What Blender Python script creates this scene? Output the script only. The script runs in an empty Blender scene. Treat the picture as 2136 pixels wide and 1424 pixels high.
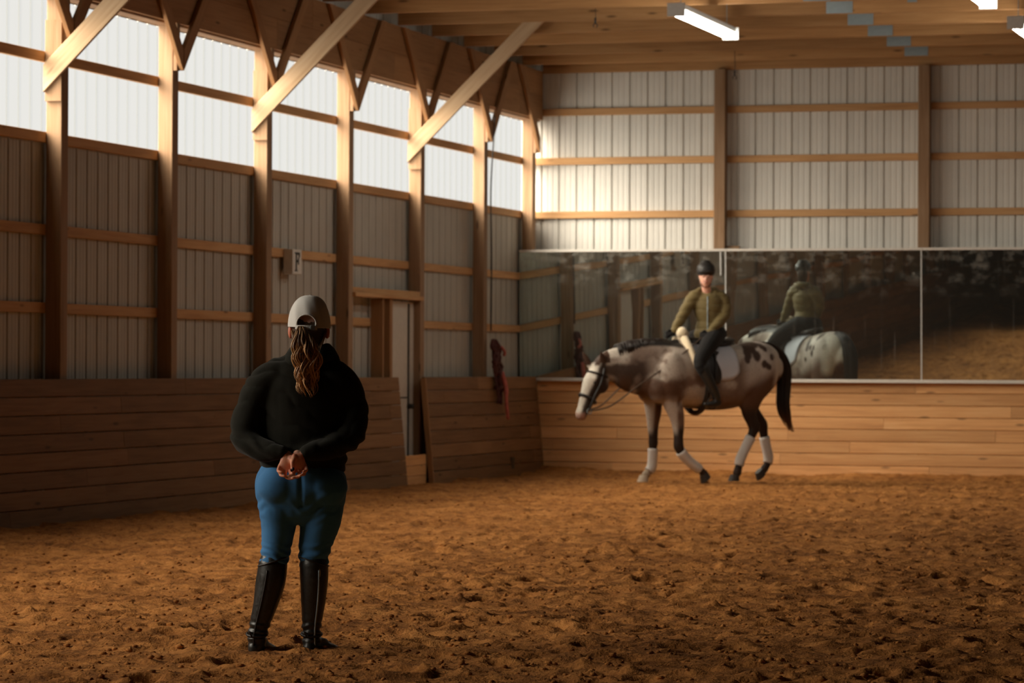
import bpy, math, random
import numpy as np
from mathutils import Vector, Matrix

SC = bpy.context.scene
COL = SC.collection
R = math.radians
rnd = random.Random(7)
nrg = np.random.default_rng(11)

# ------------------------------------------------------------------ camera
XA = Vector((0.9595, 0.2815, 0.0047)); FW = Vector((-0.2815, 0.9596, 0.00765))
CAM = Vector((11.4331, 0.0, 1.3211))
FOC = 6942.5
yaw, pit, rol = 0.28533, 0.007654, -0.004715
fw = Vector((-math.sin(yaw)*math.cos(pit), math.cos(yaw)*math.cos(pit), math.sin(pit)))
rt = Vector((math.cos(yaw), math.sin(yaw), 0)); up = rt.cross(fw)
xa = rt*math.cos(rol) - up*math.sin(rol); ya = rt*math.sin(rol) + up*math.cos(rol)
cd = bpy.data.cameras.new('camera'); cam = bpy.data.objects.new('camera', cd); COL.objects.link(cam)
m = Matrix.Identity(4)
for i in range(3):
    m[i][0] = xa[i]; m[i][1] = ya[i]; m[i][2] = -fw[i]; m[i][3] = CAM[i]
cam.matrix_world = m
cd.sensor_width = 36.0; cd.lens = FOC/2136*36; cd.clip_end = 300
cd.dof.use_dof = True; cd.dof.focus_distance = 15.15; cd.dof.aperture_fstop = 6.3
SC.camera = cam

# ------------------------------------------------------------------ world, lights, exposure
SC.view_settings.view_transform = 'Standard'; SC.view_settings.look = 'None'
SC.view_settings.gamma = 1.0; SC.view_settings.use_curve_mapping = False
SC.view_settings.exposure = 0.0
SC.cycles.max_bounces = 8; SC.cycles.diffuse_bounces = 2; SC.cycles.transparent_max_bounces = 12
SC.cycles.sample_clamp_indirect = 6.0; SC.cycles.use_denoising = True

SKY_BASE = (0.80, 0.80, 0.785); SKY_PEAK = 38.5; SKY_POW = 7.5
SUN_DIR = Vector((-0.70, -0.36, 0.62)).normalized()
w = bpy.data.worlds.new('sky'); SC.world = w; w.use_nodes = True
nt = w.node_tree; nt.nodes.clear()
def N(t, ty, **k):
    n = t.nodes.new(ty)
    for a, b in k.items():
        if a == 'inp':
            for x, y in b.items(): n.inputs[x].default_value = y
        else: setattr(n, a, b)
    return n
tc = N(nt, 'ShaderNodeTexCoord')
dt = N(nt, 'ShaderNodeVectorMath', operation='DOT_PRODUCT'); dt.inputs[1].default_value = SUN_DIR
nt.links.new(tc.outputs['Generated'], dt.inputs[0])
mx = N(nt, 'ShaderNodeMath', operation='MAXIMUM', inp={1: 0.0}); nt.links.new(dt.outputs['Value'], mx.inputs[0])
pw = N(nt, 'ShaderNodeMath', operation='POWER', inp={1: SKY_POW}); nt.links.new(mx.outputs[0], pw.inputs[0])
sc_ = N(nt, 'ShaderNodeVectorMath', operation='SCALE'); sc_.inputs[0].default_value = (1.0*SKY_PEAK, 0.88*SKY_PEAK, 0.73*SKY_PEAK)
nt.links.new(pw.outputs[0], sc_.inputs['Scale'])
sy = N(nt, 'ShaderNodeVectorMath', operation='DOT_PRODUCT'); sy.inputs[1].default_value = (-0.35, -0.94, 0)
nt.links.new(tc.outputs['Generated'], sy.inputs[0])
sy1 = N(nt, 'ShaderNodeMath', operation='MAXIMUM', inp={1: 0.0}); nt.links.new(sy.outputs['Value'], sy1.inputs[0])
sy2 = N(nt, 'ShaderNodeVectorMath', operation='SCALE'); sy2.inputs[0].default_value = (4.2, 3.8, 3.2); nt.links.new(sy1.outputs[0], sy2.inputs['Scale'])
ae = N(nt, 'ShaderNodeVectorMath', operation='ADD'); nt.links.new(sc_.outputs[0], ae.inputs[0]); nt.links.new(sy2.outputs[0], ae.inputs[1])
ad = N(nt, 'ShaderNodeVectorMath', operation='ADD'); ad.inputs[1].default_value = SKY_BASE
nt.links.new(ae.outputs[0], ad.inputs[0])
bg = N(nt, 'ShaderNodeBackground'); nt.links.new(ad.outputs[0], bg.inputs['Color'])
ow = N(nt, 'ShaderNodeOutputWorld'); nt.links.new(bg.outputs[0], ow.inputs['Surface'])
w.cycles.sampling_method = 'MANUAL'; w.cycles.sample_map_resolution = 512
pl = bpy.data.lights.new('daylight_portal', 'AREA'); pl.shape = 'RECTANGLE'; pl.size = 31.6; pl.size_y = 1.15
pl.cycles.is_portal = True
po = bpy.data.objects.new('daylight_portal', pl); COL.objects.link(po)
po.location = (-0.30, 19.6, 3.85)
# local -z must point to +x ; local x along world y
po.matrix_world = Matrix(((0, 0, -1, -0.30), (1, 0, 0, 24.35), (0, -1, 0, 3.85), (0, 0, 0, 1)))

# ------------------------------------------------------------------ materials
def mat(name):
    m = bpy.data.materials.new(name); m.use_nodes = True
    t = m.node_tree; b = t.nodes['Principled BSDF']
    return m, t, b
def ramp(t, stops, fac=None):
    r = t.nodes.new('ShaderNodeValToRGB')
    e = r.color_ramp.elements
    while len(e) < len(stops): e.new(0.5)
    for k, (p, c) in enumerate(stops):
        e[k].position = p; e[k].color = (*c, 1)
    if fac is not None: t.links.new(fac, r.inputs['Fac'])
    return r
def mixc(t, f, a, b, bt='MIX'):
    x = t.nodes.new('ShaderNodeMix'); x.data_type = 'RGBA'; x.blend_type = bt
    for s, v in ((0, f), (6, a), (7, b)):
        if isinstance(v, (int, float)): x.inputs[s].default_value = v
        elif isinstance(v, tuple): x.inputs[s].default_value = (*v, 1)
        else: t.links.new(v, x.inputs[s])
    return x.outputs[2]
def math_(t, op, a, b=0.0, c=None):
    x = t.nodes.new('ShaderNodeMath'); x.operation = op
    for s, v in ((0, a), (1, b), (2, c)):
        if v is None: continue
        if isinstance(v, (int, float)): x.inputs[s].default_value = v
        else: t.links.new(v, x.inputs[s])
    return x.outputs[0]
def noise(t, vec, scale, detail=4, rough=0.5, dist=0.0):
    n = t.nodes.new('ShaderNodeTexNoise')
    n.inputs['Scale'].default_value = scale; n.inputs['Detail'].default_value = detail
    n.inputs['Roughness'].default_value = rough; n.inputs['Distortion'].default_value = dist
    if vec is not None: t.links.new(vec, n.inputs['Vector'])
    return n.outputs['Fac']
def mapping(t, vec, scale=(1, 1, 1), loc=(0, 0, 0)):
    n = t.nodes.new('ShaderNodeMapping'); n.inputs['Scale'].default_value = scale; n.inputs['Location'].default_value = loc
    t.links.new(vec, n.inputs['Vector']); return n.outputs[0]
def bump(t, b, h, strength=0.3, dist=0.01):
    n = t.nodes.new('ShaderNodeBump'); n.inputs['Strength'].default_value = strength; n.inputs['Distance'].default_value = dist
    t.links.new(h, n.inputs['Height']); t.links.new(n.outputs[0], b.inputs['Normal'])

def wood(name, c1, c2, c3, rough=0.75, spec=0.25):
    m, t, b = mat(name)
    uv = t.nodes.new('ShaderNodeTexCoord').outputs['UV']
    oi = t.nodes.new('ShaderNodeObjectInfo')
    off = t.nodes.new('ShaderNodeVectorMath'); off.operation = 'SCALE'
    off.inputs[0].default_value = (37.0, 19.0, 0); t.links.new(oi.outputs['Random'], off.inputs['Scale'])
    av = t.nodes.new('ShaderNodeVectorMath'); av.operation = 'ADD'
    t.links.new(uv, av.inputs[0]); t.links.new(off.outputs[0], av.inputs[1])
    g = noise(t, mapping(t, av.outputs[0], (1.3, 34, 1)), 1.0, 6, 0.62, 0.6)
    g2 = noise(t, mapping(t, av.outputs[0], (0.7, 5, 1)), 1.0, 3, 0.5, 1.2)
    fac = math_(t, 'ADD', math_(t, 'MULTIPLY', g, 0.6), math_(t, 'MULTIPLY', g2, 0.4))
    col = ramp(t, [(0.3, c1), (0.5, c2), (0.7, c3)], fac).outputs[0]
    vo = t.nodes.new('ShaderNodeTexVoronoi'); vo.inputs['Scale'].default_value = 1.0
    t.links.new(mapping(t, av.outputs[0], (1.7, 7.0, 1)), vo.inputs['Vector'])
    kn = ramp(t, [(0.05, (1, 1, 1)), (0.13, (0, 0, 0))], vo.outputs['Distance']).outputs[0]
    col = mixc(t, math_(t, 'MULTIPLY', kn, 0.75), col, tuple(v*0.28 for v in c1))
    at = t.nodes.new('ShaderNodeAttribute'); at.attribute_name = 'tone'
    hs = t.nodes.new('ShaderNodeHueSaturation')
    t.links.new(math_(t, 'ADD', at.outputs['Fac'], 1.0), hs.inputs['Value']); t.links.new(col, hs.inputs['Color'])
    t.links.new(hs.outputs[0], b.inputs['Base Color'])
    b.inputs['Roughness'].default_value = rough; b.inputs['Specular IOR Level'].default_value = spec
    bump(t, b, fac, 0.35, 0.004)
    return m
M = {}
M['post'] = wood('post_timber', (.22, .125, .062), (.31, .19, .108), (.38, .25, .155))
M['brace'] = wood('brace_timber', (.36, .23, .125), (.48, .33, .20), (.56, .41, .27))
M['girt'] = wood('girt_timber', (.42, .22, .095), (.58, .33, .15), (.66, .40, .20))
M['beam'] = wood('truss_timber', (.33, .165, .065), (.46, .245, .10), (.54, .31, .14))
M['dark'] = wood('header_timber', (.26, .13, .055), (.36, .19, .085), (.42, .235, .11))
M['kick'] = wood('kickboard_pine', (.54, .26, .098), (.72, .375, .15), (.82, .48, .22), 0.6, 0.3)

M['kickdark'] = wood('shaded_kickboard_pine', (.17, .082, .034), (.245, .125, .053), (.30, .16, .072), 0.7, 0.2)  # darker copy of the kickboard pine, with the left side's shade in its colour

def plain(name, c, rough=0.6, metal=0.0, spec=0.5, nz=0.0, ns=20, bp=0.0):
    m, t, b = mat(name)
    b.inputs['Roughness'].default_value = rough; b.inputs['Metallic'].default_value = metal
    b.inputs['Specular IOR Level'].default_value = spec
    ob = t.nodes.new('ShaderNodeTexCoord').outputs['Object']
    n = noise(t, ob, ns, 4, 0.6)
    k = nz if nz else 0.06
    col = ramp(t, [(0.3, tuple(v*(1-k) for v in c)), (0.7, tuple(min(1, v*(1+k)) for v in c))], n).outputs[0]
    t.links.new(col, b.inputs['Base Color'])
    if bp: bump(t, b, n, bp, 0.003)
    return m
def metal_mat(name, c):
    m, t, b = mat(name)
    ob = t.nodes.new('ShaderNodeTexCoord').outputs['Object']
    streak = noise(t, mapping(t, ob, (9, 9, 0.5)), 1.0, 5, 0.6)
    blot = noise(t, ob, 1.3, 4, 0.6)
    f = math_(t, 'ADD', math_(t, 'MULTIPLY', streak, 0.5), math_(t, 'MULTIPLY', blot, 0.5))
    col = ramp(t, [(0.3, tuple(v*0.84 for v in c)), (0.55, c), (0.75, tuple(v*1.05 for v in c))], f).outputs[0]
    t.links.new(col, b.inputs['Base Color'])
    b.inputs['Roughness'].default_value = 0.55; b.inputs['Specular IOR Level'].default_value = 0.3
    return m
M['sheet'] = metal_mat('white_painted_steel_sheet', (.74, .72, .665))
M['sheet_shade'] = metal_mat('shaded_white_steel_sheet', (.50, .475, .42))  # same white steel, darkened: shade below the panels put into the colour
M['roof'] = metal_mat('roof_sheet', (.16, .14, .12))
M['steel'] = plain('galvanised_steel', (.30, .37, .40), 0.5, 0.3)
M['tin'] = plain('white_enamel_metal', (.62, .62, .60), 0.4)
M['white'] = plain('white_paint', (.72, .69, .64), 0.5)
M['door'] = plain('off_white_door_paint', (.62, .57, .50), 0.55)
M['black'] = plain('black_paint', (.02, .018, .016), 0.5)
M['cable'] = plain('black_cable_rubber', (.025, .02, .018), 0.5)
M['redrope'] = plain('dark_red_nylon', (.075, .012, .010), 0.7, nz=0.3)
M['pinkrope'] = plain('pink_nylon', (.52, .13, .10), 0.7, nz=0.2)
M['frame'] = plain('pale_mirror_trim', (.72, .68, .62), 0.4)

# translucent side-light panels: fibreglass, mostly clear with a little scatter
m = bpy.data.materials.new('translucent_fibreglass'); m.use_nodes = True; t = m.node_tree; t.nodes.clear()
tr = N(t, 'ShaderNodeBsdfTransparent', inp={'Color': (.97, .97, .96, 1)})
tl = N(t, 'ShaderNodeBsdfTranslucent', inp={'Color': (.9, .87, .82, 1)})
ob = t.nodes.new('ShaderNodeTexCoord').outputs['Object']
st = noise(t, mapping(t, ob, (1, 6, 0.3)), 2.0, 3)
fa = math_(t, 'MULTIPLY_ADD', st, 0.002, 0.005)
ms = N(t, 'ShaderNodeMixShader'); t.links.new(fa, ms.inputs[0])
t.links.new(tr.outputs[0], ms.inputs[1]); t.links.new(tl.outputs[0], ms.inputs[2])
mo = N(t, 'ShaderNodeOutputMaterial'); t.links.new(ms.outputs[0], mo.inputs['Surface'])
M['panel'] = m

# sand
m, t, b = mat('arena_sand')
ob = t.nodes.new('ShaderNodeTexCoord').outputs['Object']
n1 = noise(t, ob, 1.1, 5, 0.6); n2 = noise(t, ob, 9, 5, 0.65); n3 = noise(t, ob, 60, 4, 0.6)
f = math_(t, 'ADD', math_(t, 'ADD', math_(t, 'MULTIPLY', n1, 0.35), math_(t, 'MULTIPLY', n2, 0.4)), math_(t, 'MULTIPLY', n3, 0.25))
col = ramp(t, [(0.38, (.14, .054, .015)), (0.48, (.33, .134, .037)), (0.56, (.46, .198, .056)), (0.68, (.56, .27, .088))], f).outputs[0]
n5 = noise(t, ob, 26, 4, 0.7, 0.4)
col = mixc(t, math_(t, 'MULTIPLY', ramp(t, [(0.57, (0, 0, 0)), (0.66, (1, 1, 1))], n5).outputs[0], 0.55), col, (.10, .040, .013))
n4 = noise(t, mapping(t, ob, (1, 1.0, 1)), 4.2, 5, 0.75, 0.6)
dk = ramp(t, [(0.57, (0, 0, 0)), (0.66, (1, 1, 1))], n4).outputs[0]
col = mixc(t, math_(t, 'MULTIPLY', dk, 0.55), col, (.085, .036, .013))
t.links.new(col, b.inputs['Base Color']); b.inputs['Roughness'].default_value = 0.95; b.inputs['Specular IOR Level'].default_value = 0.1
bump(t, b, math_(t, 'ADD', n2, math_(t, 'MULTIPLY', n3, 0.5)), 0.9, 0.02)
M['sand'] = m

# mirror: silvered glass under dust, drips and smears
m, t, b = mat('dusty_mirror_glass')
b.inputs['Base Color'].default_value = (.66, .77, .77, 1); b.inputs['Metallic'].default_value = 1.0; b.inputs['Roughness'].default_value = 0.012
ob = t.nodes.new('ShaderNodeTexCoord').outputs['Object']
wv = noise(t, mapping(t, ob, (1.1, 1, 0.8)), 1.0, 2)
bump(t, b, wv, 0.10, 0.02)
df = N(t, 'ShaderNodeBsdfDiffuse', inp={'Color': (.55, .53, .47, 1)})
sx = t.nodes.new('ShaderNodeSeparateXYZ'); t.links.new(ob, sx.inputs[0])
top = math_(t, 'SMOOTH_MIN', 1.0, 1.0, 0.0)
mr = t.nodes.new('ShaderNodeMapRange'); mr.inputs['From Min'].default_value = 0.95; mr.inputs['From Max'].default_value = 1.55; mr.clamp = True
t.links.new(sx.outputs['Z'], mr.inputs['Value'])
sm = noise(t, mapping(t, ob, (5, 1, 7)), 1.0, 5, 0.65)
smr = ramp(t, [(0.50, (0, 0, 0)), (0.72, (1, 1, 1))], sm).outputs[0]
sk = noise(t, mapping(t, ob, (26, 1, 0.9)), 1.0, 3, 0.5)
skr = ramp(t, [(0.64, (0, 0, 0)), (0.74, (1, 1, 1))], sk).outputs[0]
vo = t.nodes.new('ShaderNodeTexVoronoi'); vo.inputs['Scale'].default_value = 2.2; t.links.new(mapping(t, ob, (1, 0.01, 1)), vo.inputs['Vector'])
sp = ramp(t, [(0.03, (1, 1, 1)), (0.06, (0, 0, 0))], vo.outputs['Distance']).outputs[0]
f = math_(t, 'ADD', math_(t, 'MULTIPLY', math_(t, 'MULTIPLY', smr, mr.outputs[0]), 0.40), 0.035)
f = math_(t, 'ADD', f, math_(t, 'MULTIPLY', skr, 0.10)); f = math_(t, 'ADD', f, math_(t, 'MULTIPLY', sp, 0.35))
ms = N(t, 'ShaderNodeMixShader'); t.links.new(f, ms.inputs[0]); t.links.new(b.outputs[0], ms.inputs[1]); t.links.new(df.outputs[0], ms.inputs[2])
t.links.new(ms.outputs[0], t.nodes['Material Output'].inputs['Surface'])
M['mirror'] = m

m, t, b = mat('fluorescent_tube'); b.inputs['Base Color'].default_value = (.9, .9, .88, 1)
b.inputs['Emission Color'].default_value = (1, .93, .80, 1); b.inputs['Emission Strength'].default_value = 30.0
M['tube'] = m

# fabrics, skin, hair, leather
def fabric(name, c, rough=0.9, ns=260, nz=0.15, bp=0.3, sheen=0.2, fold=0.0):
    m, t, b = mat(name)
    ob = t.nodes.new('ShaderNodeTexCoord').outputs['Object']
    n = noise(t, ob, ns, 3, 0.6); n2 = noise(t, ob, 6, 3)
    f = math_(t, 'ADD', math_(t, 'MULTIPLY', n, 0.5), math_(t, 'MULTIPLY', n2, 0.5))
    col = ramp(t, [(0.3, tuple(v*(1-nz) for v in c)), (0.7, tuple(v*(1+nz) for v in c))], f).outputs[0]
    t.links.new(col, b.inputs['Base Color']); b.inputs['Roughness'].default_value = rough
    b.inputs['Sheen Weight'].default_value = sheen; b.inputs['Specular IOR Level'].default_value = 0.15
    bump(t, b, f, bp, 0.002)
    return m
M['fleece'] = fabric('black_fleece', (.016, .016, .012), 0.95, 320, 0.3, 0.5, 0.08)
M['denim'] = fabric('blue_stretch_breeches', (.058, .20, .44), 0.8, 400, 0.12, 0.2, 0.05)
M['capcloth'] = fabric('pale_grey_cotton', (.80, .795, .77), 0.9, 500, 0.05, 0.2, 0.1)
M['olive'] = fabric('olive_quilted_nylon', (.150, .112, .045), 0.6, 60, 0.2, 0.4, 0.1)
M['blackcloth'] = fabric('black_riding_tights', (.014, .013, .013), 0.85, 200, 0.2, 0.3, 0.05)
M['sheep'] = fabric('cream_sheepskin', (.70, .58, .40), 0.95, 90, 0.15, 0.8, 0.3)
M['pad'] = fabric('pale_blue_white_saddle_cloth', (.56, .58, .64), 0.9, 120, 0.06, 0.3, 0.1)
M['wrap'] = fabric('white_leg_wrap_fleece', (.66, .62, .58), 0.95, 90, 0.1, 0.4, 0.1)
M['helmet'] = plain('black_helmet_velvet', (.02, .017, .015), 0.55)
def leather(name, c, rough=0.35):
    m, t, b = mat(name)
    ob = t.nodes.new('ShaderNodeTexCoord').outputs['Object']
    n = noise(t, ob, 90, 5, 0.6); n2 = noise(t, mapping(t, ob, (12, 12, 30)), 1.0, 3)
    t.links.new(ramp(t, [(0.35, tuple(v*0.7 for v in c)), (0.7, tuple(v*1.5 for v in c))], n).outputs[0], b.inputs['Base Color'])
    t.links.new(math_(t, 'MULTIPLY_ADD', n, 0.35, rough-0.15), b.inputs['Roughness'])
    bump(t, b, math_(t, 'ADD', math_(t, 'MULTIPLY', n, 0.3), n2), 0.35, 0.004)
    return m
M['leather'] = leather('black_boot_leather', (.016, .015, .013), 0.38)
M['tack'] = leather('black_tack_leather', (.015, .012, .011), 0.45)
M['rein'] = leather('brown_rein_leather', (.06, .035, .02), 0.5)
m, t, b = mat('skin'); b.inputs['Roughness'].default_value = 0.5
at = t.nodes.new('ShaderNodeAttribute'); at.attribute_name = 'tint'
t.links.new(at.outputs['Color'], b.inputs['Base Color'])
b.inputs['Subsurface Weight'].default_value = 0.25; b.inputs['Subsurface Radius'].default_value = (1.0, .25, .1); b.inputs['Subsurface Scale'].default_value = 0.012
M['skin'] = m
m, t, b = mat('brown_blonde_hair'); b.inputs['Roughness'].default_value = 0.42
at = t.nodes.new('ShaderNodeAttribute'); at.attribute_name = 'tint'
t.links.new(at.outputs['Color'], b.inputs['Base Color']); M['hair'] = m
m, t, b = mat('horse_coat'); b.inputs['Roughness'].default_value = 0.6; b.inputs['Specular IOR Level'].default_value = 0.25
at = t.nodes.new('ShaderNodeAttribute'); at.attribute_name = 'tint'
ob = t.nodes.new('ShaderNodeTexCoord').outputs['Object']
fl = noise(t, ob, 70, 4, 0.7)
t.links.new(mixc(t, 1.0, at.outputs['Color'], ramp(t, [(0.3, (.72, .70, .68)), (0.7, (1.15, 1.15, 1.15))], fl).outputs[0], 'MULTIPLY'), b.inputs['Base Color'])
bump(t, b, fl, 0.3, 0.006)
M['coat'] = m
M['nail'] = plain('dark_nail_polish', (.012, .012, .03), 0.25)

# ------------------------------------------------------------------ mesh helpers
def new_mesh(name, V, F, material=None, uv=None, tone=None, tint=None, smooth=False):
    me = bpy.data.meshes.new(name)
    me.from_pydata([tuple(map(float, v)) for v in V], [], [tuple(int(i) for i in f) for f in F])
    if uv is not None:
        l = me.uv_layers.new(name='UVMap'); l.data.foreach_set('uv', np.asarray(uv, np.float32).ravel())
    if tone is not None:
        a = me.attributes.new('tone', 'FLOAT', 'POINT'); a.data.foreach_set('value', np.asarray(tone, np.float32))
    if tint is not None:
        a = me.attributes.new('tint', 'FLOAT_COLOR', 'POINT')
        c = np.ones((len(V), 4), np.float32); c[:, :3] = tint; a.data.foreach_set('color', c.ravel())
    if material: me.materials.append(material)
    if smooth: me.polygons.foreach_set('use_smooth', [True]*len(me.polygons))
    me.update(); return me
def link(name, me, parent=None, loc=(0, 0, 0)):
    o = bpy.data.objects.new(name, me); COL.objects.link(o); o.location = loc
    if parent: o.parent = parent
    return o
def tag(o, label, cat, group=None):
    o['label'] = label; o['category'] = cat
    if group: o['group'] = group
    return o
def structure(o): o['kind'] = 'structure'; return o
def empty(name, loc=(0, 0, 0), rz=0.0):
    o = bpy.data.objects.new(name, None); COL.objects.link(o); o.location = loc; o.rotation_euler = (0, 0, rz)
    o.empty_display_size = 0.1; return o

class MB:
    """collects prisms, tubes and blobs into one mesh, with uv in metres along each piece"""
    def __init__(s): s.V = []; s.F = []; s.UV = []; s.T = []; s.C = []
    def add(s, V, F, UV=None, tone=0.0, tint=None):
        b = len(s.V); s.V += [Vector(v) for v in V]; s.T += [tone]*len(V)
        s.C += [tint if tint is not None else (1, 1, 1)]*len(V) if not isinstance(tint, list) else tint
        for k, f in enumerate(F):
            s.F.append([b+i for i in f])
            s.UV += UV[k] if UV else [(0, 0)]*len(f)
    def beam(s, A, B, side, w, t, ch=0.004, tone=0.0, endA=None, endB=None):
        """board from A to B: width w along «side», thickness t across; endA/endB: plane normals for mitred ends"""
        A = Vector(A); B = Vector(B); d = (B-A); L = d.length; d.normalize()
        sd = Vector(side); sd = (sd - d*sd.dot(d)).normalized(); nn = d.cross(sd).normalized()
        hw, ht = w/2, t/2; c = min(ch, hw*0.4, ht*0.4)
        pr = [(-hw+c, -ht), (hw-c, -ht), (hw, -ht+c), (hw, ht-c), (hw-c, ht), (-hw+c, ht), (-hw, ht-c), (-hw, -ht+c)]
        per = [0]
        for i in range(8):
            x0, y0 = pr[i]; x1, y1 = pr[(i+1) % 8]; per.append(per[-1]+math.hypot(x1-x0, y1-y0))
        V = []
        for P0, en in ((A, endA), (B, endB)):
            for (x, y) in pr:
                p = P0 + sd*x + nn*y
                if en is not None:
                    en_ = Vector(en); k = (P0-p).dot(en_)/d.dot(en_); p = p + d*k
                V.append(p)
        ru = rnd.random()*40; rv = rnd.random()*40
        F = []; UV = []
        for i in range(8):
            j = (i+1) % 8
            F.append([i, j, 8+j, 8+i]); UV.append([(ru, rv+per[i]), (ru, rv+per[i+1]), (ru+L, rv+per[i+1]), (ru+L, rv+per[i])])
        F.append(list(range(7, -1, -1))); UV.append([(ru+pr[i][0]*.2, rv+pr[i][1]) for i in range(7, -1, -1)])
        F.append(list(range(8, 16))); UV.append([(ru+pr[i][0]*.2, rv+pr[i][1]) for i in range(8)])
        s.add(V, F, UV, tone); return s
    def box(s, lo, hi, ch=0.003, tone=0.0):
        lo = Vector(lo); hi = Vector(hi); d = hi-lo; c = (lo+hi)/2
        ax = max(range(3), key=lambda i: d[i]); e = [Vector((1, 0, 0)), Vector((0, 1, 0)), Vector((0, 0, 1))]
        o = [i for i in range(3) if i != ax]
        A = c - e[ax]*d[ax]/2; B = c + e[ax]*d[ax]/2
        return s.beam(A, B, e[o[0]], d[o[0]], d[o[1]], ch, tone)
    def tube(s, P, rad, n=8, tone=0.0, tint=None, cap=True):
        P = [Vector(p) for p in P]
        if not isinstance(rad, (list, tuple)): rad = [rad]*len(P)
        V = []; F = []; UV = []; nrm = None; L = 0
        for i, p in enumerate(P):
            d = (P[min(i+1, len(P)-1)]-P[max(i-1, 0)]).normalized()
            if nrm is None:
                nrm = d.orthogonal().normalized()
            nrm = (nrm-d*nrm.dot(d)).normalized(); bn = d.cross(nrm)
            for k in range(n):
                a = 2*math.pi*k/n; V.append(p+(nrm*math.cos(a)+bn*math.sin(a))*rad[i])
        for i in range(len(P)-1):
            dl = (P[i+1]-P[i]).length
            for k in range(n):
                j = (k+1) % n
                F.append([i*n+k, i*n+j, (i+1)*n+j, (i+1)*n+k]); UV.append([(L, k/n), (L, (k+1)/n), (L+dl, (k+1)/n), (L+dl, k/n)])
            L += dl
        if cap:
            F.append(list(range(n-1, -1, -1))); UV.append([(0, 0)]*n)
            F.append([(len(P)-1)*n+k for k in range(n)]); UV.append([(0, 0)]*n)
        tl = None
        if isinstance(tint, list): tl = [c for c in tint for _ in range(n)]
        s.add(V, F, UV, tone, tl if tl else tint); return s
    def build(s, name, material, parent=None, smooth=False, origin=None, world=False):
        V = s.V
        if origin is None:
            if parent is None:
                lo = [min(v[i] for v in V) for i in range(3)]; hi = [max(v[i] for v in V) for i in range(3)]
                origin = Vector(((lo[0]+hi[0])/2, (lo[1]+hi[1])/2, lo[2]))
            else: origin = Vector((0, 0, 0))
        origin = Vector(origin)
        me = new_mesh(name, [v-origin for v in V], s.F, material, s.UV, s.T, s.C, smooth)
        return link(name, me, parent, origin)

def catmull(P, sub):
    P = np.asarray(P, float); n = len(P); out = []
    for i in range(n-1):
        p0 = P[max(i-1, 0)]; p1 = P[i]; p2 = P[i+1]; p3 = P[min(i+2, n-1)]
        if i == 0: p0 = 2*p1-p2
        if i == n-2: p3 = 2*p2-p1
        for k in range(sub):
            t = k/sub
            out.append(0.5*((2*p1)+(-p0+p2)*t+(2*p0-5*p1+4*p2-p3)*t*t+(-p0+3*p1-3*p2+p3)*t**3))
    out.append(P[-1]); return np.array(out)
def loft(st, side=(1, 0, 0), n=18, sub=4, power=2.0, cap=(1, 1)):
    """stations (x,y,z,r_side,r_other) -> closed smooth tube; «side» is the direction r_side is measured along"""
    S = catmull(st, sub); S[:, 3:] = np.maximum(S[:, 3:], 0.002)
    C = S[:, :3]; V = []; F = []
    side = np.array(side, float); m_ = len(S); prev = None
    # rounded ends
    def ring(c, d, rs, ro):
        sd = side-d*np.dot(side, d); ln = np.linalg.norm(sd)
        if ln < 1e-3: sd = np.array([0, 1.0, 0])-d*d[1]; ln = np.linalg.norm(sd)
        sd /= ln; ot = np.cross(d, sd)
        a = np.arange(n)*2*np.pi/n; ca, sa = np.cos(a), np.sin(a)
        k = (np.abs(ca)**power+np.abs(sa)**power)**(-1/power)
        return c+np.outer(ca*k*rs, sd)+np.outer(sa*k*ro, ot)
    T = np.gradient(C, axis=0); T /= np.linalg.norm(T, axis=1)[:, None]+1e-9
    rings = []
    for q in (0.96, 0.8, 0.5):
        k = math.sqrt(1-q*q); e = min(S[0, 3], S[0, 4])*cap[0]; rings.append(ring(C[0]-T[0]*q*e, T[0], S[0, 3]*k, S[0, 4]*k))
    for i in range(m_): rings.append(ring(C[i], T[i], S[i, 3], S[i, 4]))
    for q in (0.5, 0.8, 0.96):
        k = math.sqrt(1-q*q); e = min(S[-1, 3], S[-1, 4])*cap[1]; rings.append(ring(C[-1]+T[-1]*q*e, T[-1], S[-1, 3]*k, S[-1, 4]*k))
    V = np.vstack(rings); F = []
    for i in range(len(rings)-1):
        for k in range(n):
            j = (k+1) % n; F.append((i*n+k, i*n+j, (i+1)*n+j, (i+1)*n+k))
    F.append(tuple(range(n-1, -1, -1))); b = (len(rings)-1)*n; F.append(tuple(b+k for k in range(n)))
    return V, F
def ball(c, r, n=14, rot=None):
    c = np.array(c, float); r = np.array(r if hasattr(r, '__len__') else (r, r, r), float); V = []; F = []
    for i in range(1, n):
        a = math.pi*i/n
        for k in range(2*n):
            b = math.pi*k/n; p = np.array([math.sin(a)*math.cos(b), math.sin(a)*math.sin(b), math.cos(a)])*r
            if rot is not None: p = np.array(rot @ Vector(p))
            V.append(c+p)
    q = 2*n
    for i in range(n-2):
        for k in range(q): F.append((i*q+k, (i+1)*q+k, (i+1)*q+(k+1) % q, i*q+(k+1) % q))
    F.append(tuple(range(q))); F.append(tuple((n-2)*q+k for k in range(q-1, -1, -1)))
    return np.array(V), F
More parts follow.
